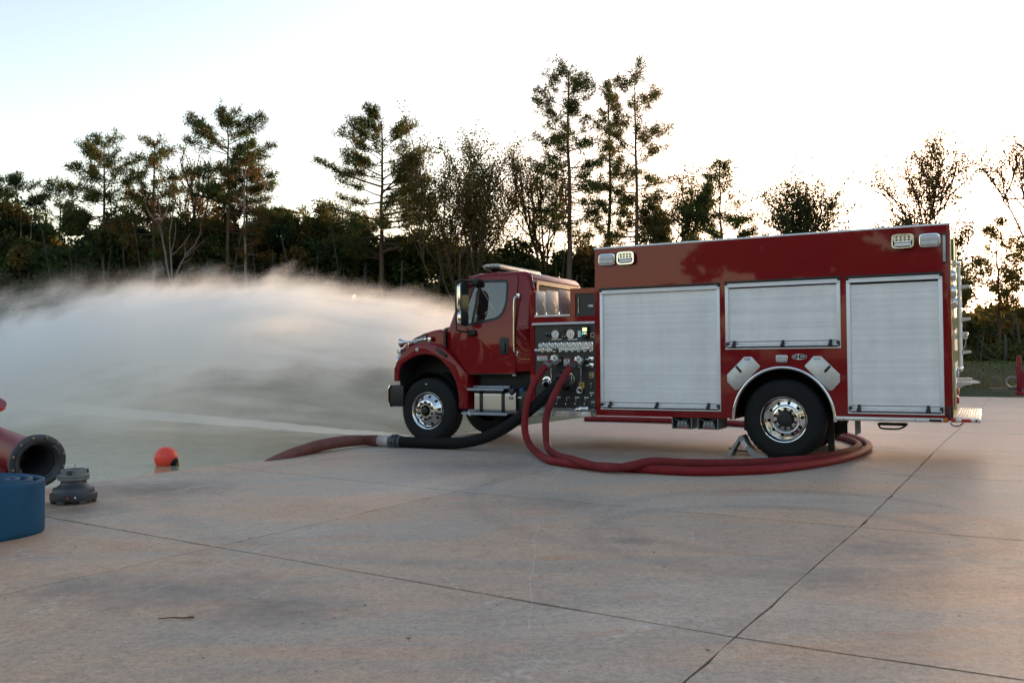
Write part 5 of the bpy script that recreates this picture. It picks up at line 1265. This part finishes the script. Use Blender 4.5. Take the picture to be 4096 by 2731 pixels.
def pine(loc, H, zc, Wd, seed, label, shape='round', dens=1., cols=PINE, bark=BARK, group='tall pines along the far shore', r0=None, lean=0, nb=None, gap=.0, name='pine_tree', size=1.):
    r = np.random.default_rng(seed); g = G(); r0 = r0 or H * .0115
    pts = [np.array([lean * (k / 12) ** 1.5 + r.normal(0, .05) * (k > 0), r.normal(0, .05), H * k / 12 - .3 * (k == 0)]) for k in range(13)]
    g.tube(pts, [r0 * (1.15 - k / 12 * .98) for k in range(13)], 9, cap=False); tp = np.array(pts)
    at = lambda z: np.array([np.interp(z, tp[:, 2], tp[:, 0]), np.interp(z, tp[:, 2], tp[:, 1]), z])
    C = []; D = []; gi = []; q = 0
    nb = int((nb or int(14 + (H - zc) * 3.4)) * 1.0); Wd *= 1.2
    for k in range(nb):
        t = ((k + r.uniform(0, .9)) / nb); z = zc + (H * .985 - zc) * t
        if r.random() < gap: continue
        if shape == 'round': pr = math.sqrt(max(.06, 1 - abs((t - .45) / .6) ** 2.6))
        elif shape == 'dome': pr = max(.1, math.sqrt(max(0, 1 - (max(0, t - .3) / .74) ** 2.2))) * (.8 + .2 * min(1, t / .3))
        elif shape == 'cone': pr = (1 - t) ** .8 * .95 + .08
        elif shape == 'narrow': pr = (.62 + .38 * math.sin(t * 9 + seed)) * (1 - max(0, t - .75) * 2.4) + .05
        else: pr = (.55 + .45 * math.sin(min(1, t * 1.5) * math.pi * .6)) * (1 - .75 * max(0, t - .5) * 2 * .8)
        L = Wd / 2 * pr * r.uniform(.55, 1.12); az = r.uniform(0, 2 * math.pi); el = -.12 + .75 * t ** 2 + r.normal(0, .12)
        if shape == 'cone': el = -.05 + .5 * t + r.normal(0, .1)
        d = np.array([math.cos(az) * math.cos(el), math.sin(az) * math.cos(el), math.sin(el)])
        bp, dd = limb(g, at(z), d, L, max(.02, .06 * (1 - t * .7) * L / 2.2), r, .05, .10)
        ns = max(3, int(L * 4.4 * dens))
        for s in range(ns):
            f = .35 + .65 * (s + r.random()) / ns; j = min(4, int(f * 5)); p = bp[j] + (bp[j + 1] - bp[j]) * (f * 5 - j)
            sd = dd + r.normal(0, .75, 3); sd[2] = sd[2] * .5 + .25; sd /= np.linalg.norm(sd); SL = r.uniform(.25, .75) * min(1, L / 1.6 + .3)
            e = p + sd * SL
            if r.random() < .7: g.tube([p, (p + e) / 2 + np.array([0, 0, -.03]), e], [.018, .012, .008], 3, cap=False)
            for c, kk in ((e, 24), (p + sd * SL * .6, 15)):
                n = int(kk * r.uniform(.6, 1.3)); a = rnd_unit(r, n) + sd * .55 + np.array([0, 0, .25]); a /= np.linalg.norm(a, axis=1, keepdims=True)
                C.append(c + r.normal(0, .13, (n, 3))); D.append(a); gi.append(np.full(n, q)); q += 1
    n = 60; a = rnd_unit(r, n) + np.array([0, 0, .6]); a /= np.linalg.norm(a, axis=1, keepdims=True); C.append(at(H * .99) + r.normal(0, .15, (n, 3))); D.append(a); gi.append(np.full(n, q))
    C = np.concatenate(C); D = np.concatenate(D); gi = np.concatenate(gi)
    V, F = needles(r, C, D, .30 * size, .034 * size)
    return make_tree(name, label, 'tree', loc, g, V, F, tint(r, len(C), cols, 4, .2, gi), bark, group)
def broad(loc, H, zb, Wd, seed, label, nl=9000, cols=OAK, bark=BARK, group='broadleaf trees along the far shore', stems=1, size=.11, limbs=5, spread=1., name='broadleaf_tree', r0=None, lv=3, clump=.34, lean=0):
    r = np.random.default_rng(seed); g = G(); r0 = r0 or H * .0085; tips = []; nl = int(nl * 1.6)
    def grow(p, d, L, rad, lev):
        bp, dd = limb(g, p, d, L, rad, r, .06, .11, 5, .5)
        if lev == 0: tips.append((bp[2], bp[5])); return
        if lev >= 2: tips.append((bp[2], bp[4]))
        k = r.integers(3, 6)
        for s in range(k):
            f = r.uniform(.35, 1) if s else 1.; j = min(4, int(f * 5)); q = bp[j] + (bp[j + 1] - bp[j]) * (f * 5 - j)
            e = dd + r.normal(0, .42 * spread, 3); e[2] += .12; e /= np.linalg.norm(e)
            grow(q, e, L * r.uniform(.5, .72), rad * (.62 if s else .7), lev - 1)
        if lev == 1: tips.append((bp[3], bp[5]))
    for s in range(stems):
        a = r.uniform(0, 6.28); st = np.array([r.normal(0, .25) if stems > 1 else 0, r.normal(0, .2), -.3])
        h0 = zb + .3; d = np.array([r.normal(0, .05) + lean * .1, r.normal(0, .04), 1])
        bp, dd = limb(g, st, d, h0, r0 * (1 if stems == 1 else .75), r, .02, .03, 5, .8)
        for k in range(limbs):
            az = 2 * math.pi * (k + r.random() * .6) / limbs; tilt = r.uniform(.12, .6) * spread * min(1.3, Wd / (H - zb) * 1.3)
            e = np.array([math.cos(az) * math.sin(tilt) + lean, math.sin(az) * math.sin(tilt), math.cos(tilt)]); f = r.uniform(.75, 1); q = bp[4] + (bp[5] - bp[4]) * f
            grow(q, e, (H - zb) * r.uniform(.36, .5), r0 * .55, lv - 1)
    A = np.array([t[0] for t in tips]); B = np.array([t[1] for t in tips])
    # fit the crown into the wanted width and height
    allz = max(B[:, 2].max(), A[:, 2].max()); sx = (Wd / 2) / max(.1, np.percentile(np.abs(B[:, 0] - lean * (H - zb) * .4), 93)); sz = (H - zb) / max(.1, allz - zb)
    def fit(v): 
        v = np.array(v, float); t = np.clip((v[:, 2] - zb) / 2, 0, 1); v[:, 0] *= 1 + (min(sx, 1.8) - 1) * t; v[:, 1] *= 1 + (min(sx, 1.8) - 1) * t; v[:, 2] = np.where(v[:, 2] > zb, zb + (v[:, 2] - zb) * sz, v[:, 2]); return v
    g.v = [tuple(v) for v in fit(g.v)]; A, B = fit(A), fit(B)
    i = r.integers(0, len(A), nl); f = r.uniform(-.1, 1.15, nl)[:, None]
    C = A[i] + (B[i] - A[i]) * f + r.normal(0, clump, (nl, 3)) * np.array([.8, .8, .55])
    V, F = leaves(r, C, size * .8)
    return make_tree(name, label, 'tree', loc, g, V, F, tint(r, nl, cols, 4, .25, i % 97), bark, group)
def gz(x, y): return float(ground_z(np.array([x]), np.array([y]))[0]) if False else -.1
P_, Q_ = 'tall pines along the far shore', 'broadleaf trees along the far shore'
pine((-43.4, 78, 0), 17.6, 7.5, 4.4, 1, 'dark rounded pine at the far left edge of the shore', cols=PINED, dens=1.3, nb=60)
pine((-40.6, 80, 0), 17.3, 8.5, 3.7, 2, 'smaller dark pine just right of the leftmost rounded one', cols=PINED, dens=1.2)
pine((-33.9, 74, 0), 19.7, 11.2, 5.8, 3, 'two tiered green pine standing left of the rust tinted pine', cols=PINE + [(.11, .09, .03)], dens=1.2)
pine((-28.9, 72, 0), 19.2, 9.5, 5.8, 4, 'rust tinted pine with an open upper crown left of the tall round topped pine', cols=PINEW + [(.2, .09, .03)], dens=1.05, shape='flat')
broad((-27.7, 77, 0), 20.4, 11, 4.4, 5, 'thin nearly leafless tree poking above the rust tinted pine', 1500, RUST, group=Q_, size=.1)
pine((-22.9, 72, 0), 21.1, 13.4, 6.0, 6, 'tall round topped pine beside the bare pale pole in the left shore group', cols=PINE + [(.12, .085, .03)], dens=1.35, r0=.24)
pine((-22.0, 74, 0), 17.5, 9.5, 7.6, 61, 'lower bushy pine under the tall round topped pine on the left', cols=PINEW, dens=1.1, shape='flat')
pine((-20.9, 70, 0), 17.4, 9.0, 3.4, 7, 'half dead pine with a bare pale trunk rising out of the spray', cols=[(.12, .075, .035), (.15, .08, .03)], dens=.35, bark=BARKW, nb=26, r0=.17, name='dead_pine')
broad((-25.6, 69, 0), 15.5, 7.4, 3.6, 8, 'pale barked bare tree with forked trunk in the left shore group', 700, RUST, bark=BARKW, stems=1, limbs=3, size=.1, lv=2, r0=.13, name='bare_tree')
broad((-28.6, 79, 0), 16.9, 8.5, 6.5, 9, 'orange autumn broadleaf behind the pale forked tree', 9000, AUT + RUST, size=.14)
broad((-17.2, 78, 0), 15.2, 6.5, 6.0, 10, 'olive rounded broadleaf right of the bare pale pole', 11000, OAK, size=.14)
broad((-18.1, 85, 0), 17.6, 11, 2.8, 11, 'faint wispy leafless treetop seen in the gap between the shore groups', 700, OAK, size=.09)
broad((-14.3, 76, 0), 15.0, 6.5, 5.8, 12, 'bushy broadleaf at the left foot of the wide spreading pine', 11000, OAK, size=.13)
pine((-10.5, 72, 0), 20.9, 9.6, 8.6, 13, 'wide spreading pine with long level branches left of the truck cab', cols=PINE + [(.10, .085, .03), (.14, .095, .03)], dens=1.2, shape='dome', nb=58, r0=.27)
broad((-3.7, 70, 0), 20.6, 4.6, 8.6, 14, 'broad yellowing many stemmed tree above the fire truck cab', 20000, AUT + OAK * 2, stems=3, limbs=5, size=.12, clump=.4, r0=.14)
broad((3.3, 74, 0), 19.4, 7.0, 7.0, 15, 'sparse leaning limbed tree left of the tallest pine', 5200, AUT, limbs=5, size=.11, clump=.35)
pine((4.6, 70, 0), 24.3, 11.0, 5.2, 16, 'tallest pine with a long straight trunk left of the slender pair behind the truck', cols=PINE + [(.11, .08, .03)], dens=1.0, shape='round', r0=.27, nb=66)
pine((8.1, 73, 0), 24.0, 8.5, 3.1, 17, 'left one of the two slender pines rising above the pump panel', cols=PINEW, dens=1.05, shape='narrow', r0=.22, nb=80)
pine((10.0, 71, 0), 23.9, 9.5, 5.4, 18, 'right one of the two slender pines, open crowned', cols=PINEW, dens=.95, shape='round', r0=.23, gap=.05, nb=60)
broad((6.3, 78, 0), 13.4, 4, 4.6, 19, 'small leafy tree between the tallest pine and the slender pair', 6500, AUT + OAK, size=.12)
broad((13.4, 72, 0), 17.2, 6.5, 5.4, 20, 'airy olive broadleaf above the front shutter of the truck', 11000, OAK + AUT[2:4], limbs=6, size=.12)
pine((16.0, 68, 0), 16.6, 6.4, 7.2, 21, 'cone shaped bushy pine over the front shutter of the truck', cols=PINE, dens=1.25, shape='cone', nb=52)
broad((22.2, 66, 0), 15.9, 6.2, 5.8, 22, 'round dense broadleaf over the middle shutter of the truck', 9000, [(.06, .075, .03), (.075, .085, .035), (.09, .09, .04)], stems=2, limbs=6, size=.12, clump=.42)
broad((28.0, 64, 0), 12.6, 7.0, 3.6, 23, 'low tree with one long limb leaning left over the truck roof', 2600, OAK + AUT[:2], limbs=4, size=.1, lean=-.25)
broad((28.9, 60, 0), 17.4, 8.0, 5.6, 24, 'tall thin leaved tree above the rear corner of the truck', 5600, AUT + OAK, limbs=9, size=.105, clump=.36, spread=1.5)
broad((28.4, 60.5, 0), 11.2, 4.0, 5.4, 241, 'bushy yellow olive broadleaf just behind the rear corner of the truck', 8000, AUT + OAK, limbs=6, size=.11, clump=.4)
broad((34.4, 58, 0), 17.4, 8.0, 6.4, 25, 'thin branched tree cut by the right edge of the picture', 4400, AUT, limbs=9, size=.1, clump=.34, spread=1.5)
pine((30.6, 56, 0), 10.0, 3.5, 3.9, 26, 'small glowing pine in front of the low sun at the right', cols=GLOW_TINT, dens=.9, shape='cone', nb=34, group='small trees by the low sun')
pine((33.2, 57, 0), 8.2, 2.4, 4.4, 27, 'sun gilded bushy pine right at the right edge before the sun', cols=GLOW_TINT, dens=1.1, shape='round', nb=34, group='small trees by the low sun')
broad((27.2, 54, 0), 8.0, 2.5, 3.2, 28, 'little leafy tree directly behind the truck handrails', 4500, OAK + GLOW_TINT, size=.1, group='small trees by the low sun')

# undergrowth below and behind the trees: nobody could count its bushes
def undergrowth(name, label_seed, spans, cols, size=.15, per=520, polar=None, big=1.):
    r = np.random.default_rng(label_seed); C = []; gi = []; q = 0
    for x0, x1, y0, y1, n, hx, hz, *lo in spans:
        for k in range(n):
            x = r.uniform(x0, x1); y = r.uniform(y0, y1); top = float(np.interp(x, hx, hz)) * r.uniform(.72, 1.04); rad = r.uniform(.8, 1.9) * big
            z = max(rad * .4, (top - rad * .8) * r.uniform(lo[0] if lo else 0, 1) ** .8)
            if polar: x, y = polar(x, y)
            m = int(per * r.uniform(.6, 1.3)); u = rnd_unit(r, m) * (r.uniform(.35, 1, (m, 1)) ** .5) * rad * np.array([1, 1, .85])
            lump = np.array([x, y, z]) + u; ok = lump[:, 2] > -.2; lump = lump[ok]
            C.append(lump); gi.append(np.full(len(lump), q)); q += 1
    C = np.concatenate(C); gi = np.concatenate(gi)
    V, F = leaves(r, C, size); o = link(name, np_mesh(name, V, F, LEAF, tint(r, len(C), cols, 4, .22, gi)))
    return tag(o, kind='stuff')
hx = [-70, -48, -44, -37, -29, -22, -18.5, -15, -10, -6, -1, 2, 8, 14, 22, 30, 45]
hz = [15, 16.2, 16.2, 15.6, 14.6, 16.2, 14.6, 13.8, 13.6, 13.0, 12.0, 11.6, 12.0, 8, 6.5, 7, 7]
MIX = PINED * 2 + PINE + OAK + [(.1, .075, .03)]
undergrowth('undergrowth', 71, [(-62, -8, 73, 92, 560, hx, hz), (-8, 12, 73, 90, 190, hx, hz), (-62, 14, 70, 76, 120, hx, [h * .45 for h in hz]), (-62, -7, 74, 80, 230, hx, hz, .68), (-7, 12, 74, 80, 80, hx, hz, .68)], MIX, .2, 430)
hx2, hz2 = [10, 22, 25, 27, 30, 36, 50], [7.2, 6.0, 4.9, 4.6, 4.7, 5.4, 7.0]
undergrowth('shore_thicket', 72, [(11, 55, 58, 74, 420, hx2, hz2), (20, 48, 51, 57, 130, hx2, [h * .6 for h in hz2])], OAK * 2 + PINED + [(.07, .08, .03), (.16, .14, .05), (.2, .15, .05)], .15, 430)
undergrowth('distant_wood', 73, [(-110, 100, 105, 130, 420, [-110, 10, 20, 100], [14, 13, 10, 10])], PINED + PINE, .55, 420, big=2.0)
def stems(name, seed, n, x0, x1, y0, y1, hx, hz):
    r = np.random.default_rng(seed); g = G()
    for k in range(n):
        x, y = r.uniform(x0, x1), r.uniform(y0, y1); h = float(np.interp(x, hx, hz)) * r.uniform(.6, .95); w = r.uniform(.05, .14)
        limb(g, (x, y, -.3), (r.normal(0, .08), 0, 1), h, w, r, .0, .04, 5, .4)
        for q in range(2): limb(g, (x, y, h * r.uniform(.25, .6)), (r.normal(0, 1), r.normal(0, .4), .5), r.uniform(1, 3), w * .35, r, .02, .15, 4, .3)
    return tag(g.build(name, TWIGB, None, 60), kind='stuff')
stems('undergrowth_stems', 81, 60, -50, 12, 69, 74, hx, hz); stems('thicket_stems', 82, 26, 14, 42, 50, 58, hx2, hz2)
# the wood and field behind the photographer, which the paintwork mirrors
hx3, hz3 = [-60, -44, -38, -30, 60], [6, 6, 7, 16, 16]
undergrowth('wood_behind_viewer', 74, [(-44, 35, 52, 66, 300, [-90, 90], [17, 17]), (-100, -44, 54, 66, 150, [-100, 90], [7.6, 7.6])], PINED + PINE + OAK, .42, 300, lambda x, y: (2 + math.sin(R_(x)) * y, 13 - math.cos(R_(x)) * y))

# grass along the edge of the concrete
r = np.random.default_rng(90); n = 26000; gx = r.uniform(8, 46, n); gy = np.interp(gx, [5, 19.3, 20.8, 60], [41.5, 39.1, 36.3, 20]) + 1.0 + r.uniform(0, 1, n) ** 1.5 * 13
zz = ground_z(gx, gy); keep = zz > -.02; gx, gy, zz = gx[keep], gy[keep], zz[keep]; n = len(gx)
C = np.stack([gx, gy, zz], 1); D = r.normal(0, .35, (n, 3)) + np.array([0, 0, 1.]); D /= np.linalg.norm(D, axis=1, keepdims=True)
V, F = needles(r, C, D, .17, .022); cl = np.where((np.sin(gx * .8) + np.sin(gy * 1.3 + gx * .3) + r.normal(0, .7, n) > .1)[:, None], np.array([[.085, .115, .035]]), np.array([[.2, .15, .075]]))
tag(link('grass', np_mesh('grass', V, F, LEAF, np.repeat(cl * np.exp(r.normal(0, .25, (n, 1))), 4, 0))), kind='stuff')
# fallen leaf bits and grit on the concrete
r = np.random.default_rng(91); n = 300; lx = r.uniform(-3.6, 6, n); ly = 2.6 + r.uniform(0, 1, n) ** 1.3 * 10; C = np.stack([lx, ly, np.full(n, .008)], 1)
V, F = leaves(r, C, .013); V[:, 2] = .002 + np.abs(V[:, 2] - .008) * .5
tag(link('leaf_litter', np_mesh('leaf_litter', V, F, LEAF, tint(r, n, [(.05, .03, .02), (.03, .025, .02), (.1, .06, .03), (.25, .22, .18)], 4, .3))), kind='stuff')
tg = empty('twig', (-1.70, 4.53, .004), R_(8), 'thin brown twig lying on the concrete in the left foreground', 'twig')
g = G(); g.tube(smooth_path([(-.09, 0, .003), (-.03, .004, .006), (.03, -.003, .004), (.085, .002, .003)], 3), [.003] * 4 + [.004] * 6, 5); g.build('stick', M('brown_twig', (.09, .045, .025), .8), tg)

# ================================================================== WATER JET (one cloud of spray)
s0 = Vector((-.10, 16.92)); dr = Vector((-math.cos(R_(28)), math.sin(R_(28)))); nr = Vector((dr.y, -dr.x))
LEN = 30; g = G(); st = []
zt = lambda s: 2.12 + .235 * s - .0152 * s * s
for k in range(16):
    s = LEN * k / 15; w = .35 + .16 * s; st.append((s, w, zt(s) + .6 + .07 * s))
vs = []
for s, w, z in st:
    for e, zz in ((-1, WL + .01), (1, WL + .01), (1, max(z, .3)), (-1, max(z, .3))):
        p = s0 + dr * s + nr * e * w * 1.9; vs.append((p.x, p.y, zz))
fs = [(0, 1, 2, 3), tuple(range(60, 64))[::-1]]
for i in range(15):
    for j in range(4): fs.append((i * 4 + j, (i + 1) * 4 + j, (i + 1) * 4 + (j + 1) % 4, i * 4 + (j + 1) % 4))
g.add(vs, fs)
m = bpy.data.materials.new('water_spray'); m.use_nodes = True; nt = m.node_tree; nt.nodes.remove(nt.nodes['Principled BSDF'])
pv = nt.nodes.new('ShaderNodeVolumePrincipled'); nt.links.new(pv.outputs[0], nt.nodes['Material Output'].inputs['Volume'])
pv.inputs['Color'].default_value = (.97, .985, 1, 1); pv.inputs['Anisotropy'].default_value = 0
Pn = nt.nodes.new('ShaderNodeNewGeometry').outputs['Position']
def dot(v, off):
    n = nt.nodes.new('ShaderNodeVectorMath'); n.operation = 'DOT_PRODUCT'; nt.links.new(Pn, n.inputs[0]); n.inputs[1].default_value = v
    return mth(nt, 'SUBTRACT', n.outputs['Value'], off)
sv = dot((dr.x, dr.y, 0), dr.dot(s0)); nv = dot((nr.x, nr.y, 0), nr.dot(s0)); zv = dot((0, 0, 1), 0)
ztop = mth(nt, 'MULTIPLY_ADD', mth(nt, 'MULTIPLY', sv, sv), -.0152, mth(nt, 'MULTIPLY_ADD', sv, .235, 2.12))
below = mth(nt, 'SUBTRACT', ztop, zv)
cmb = nt.nodes.new('ShaderNodeCombineXYZ')
nt.links.new(mth(nt, 'ADD', mth(nt, 'MULTIPLY', sv, .26), mth(nt, 'MULTIPLY', below, -.30)), cmb.inputs[0]); nt.links.new(mth(nt, 'MULTIPLY', nv, .7), cmb.inputs[1]); nt.links.new(mth(nt, 'MULTIPLY', below, 1.15), cmb.inputs[2])
cm2 = nt.nodes.new('ShaderNodeCombineXYZ')
nt.links.new(mth(nt, 'ADD', mth(nt, 'MULTIPLY', sv, .13), mth(nt, 'MULTIPLY', below, -.12)), cm2.inputs[0]); nt.links.new(mth(nt, 'MULTIPLY', nv, .8), cm2.inputs[1]); nt.links.new(mth(nt, 'MULTIPLY', below, 1.5), cm2.inputs[2])
N1 = noise(nt, cmb.outputs[0], 1.25, 6, .62, .5)
N2 = noise(nt, cm2.outputs[0], 2.6, 5, .65, .3)
amp = mth(nt, 'MULTIPLY_ADD', sv, .30, .35)
cm3 = nt.nodes.new('ShaderNodeCombineXYZ')                                        # plumes torn off the crest lean back and up
nt.links.new(mth(nt, 'ADD', mth(nt, 'MULTIPLY', sv, -.22), mth(nt, 'MULTIPLY', zv, .16)), cm3.inputs[0]); nt.links.new(mth(nt, 'MULTIPLY', nv, .5), cm3.inputs[1]); nt.links.new(mth(nt, 'ADD', mth(nt, 'MULTIPLY', sv, .55), mth(nt, 'MULTIPLY', zv, .75)), cm3.inputs[2])
N3 = noise(nt, cm3.outputs[0], 1.5, 5, .6, .3)
wz = mth(nt, 'MULTIPLY_ADD', mth(nt, 'SUBTRACT', N3, .5), amp, zv)               # wisps displace the upper edge
dep = mth(nt, 'DIVIDE', mth(nt, 'SUBTRACT', ztop, wz), mth(nt, 'ADD', ztop, .35))   # 0 at the crest, 1 at the pond
up = mth(nt, 'ADD', mth(nt, 'MULTIPLY', sstep(nt, dep, -.09, .06), .35), mth(nt, 'MULTIPLY', sstep(nt, dep, .0, .16), .65))
fall = mth(nt, 'MULTIPLY_ADD', sstep(nt, dep, .22, .66), -.91, 1.0)
far = sstep(nt, sv, 3, 13)                                                            # the curtain thickens downstream
fall2 = mth(nt, 'MULTIPLY_ADD', far, .16, fall, True)
wd = mth(nt, 'MULTIPLY_ADD', sv, .16, .35)
lat = mth(nt, 'EXPONENT', mth(nt, 'MULTIPLY', mth(nt, 'POWER', mth(nt, 'DIVIDE', nv, wd), 2), -1.3))
den = mth(nt, 'MULTIPLY', mth(nt, 'MULTIPLY', up, fall2), lat)
tex = mth(nt, 'MULTIPLY', mth(nt, 'MULTIPLY_ADD', sstep(nt, N1, .34, .64), .75, .25), mth(nt, 'MULTIPLY_ADD', sstep(nt, N2, .34, .66), 1.3, .4))
thin = mth(nt, 'DIVIDE', 1., mth(nt, 'MULTIPLY_ADD', sv, .085, .55))
den = mth(nt, 'MULTIPLY', mth(nt, 'MULTIPLY', den, tex), mth(nt, 'MULTIPLY', thin, 3.0))
nt.links.new(den, pv.inputs['Density'])
m.cycles.volume_step_rate = 1.0
g.build('water_spray', m, ang=None)
tag(bpy.data.objects['water_spray'], 'white arc of water spray shooting left over the pond', 'water spray')
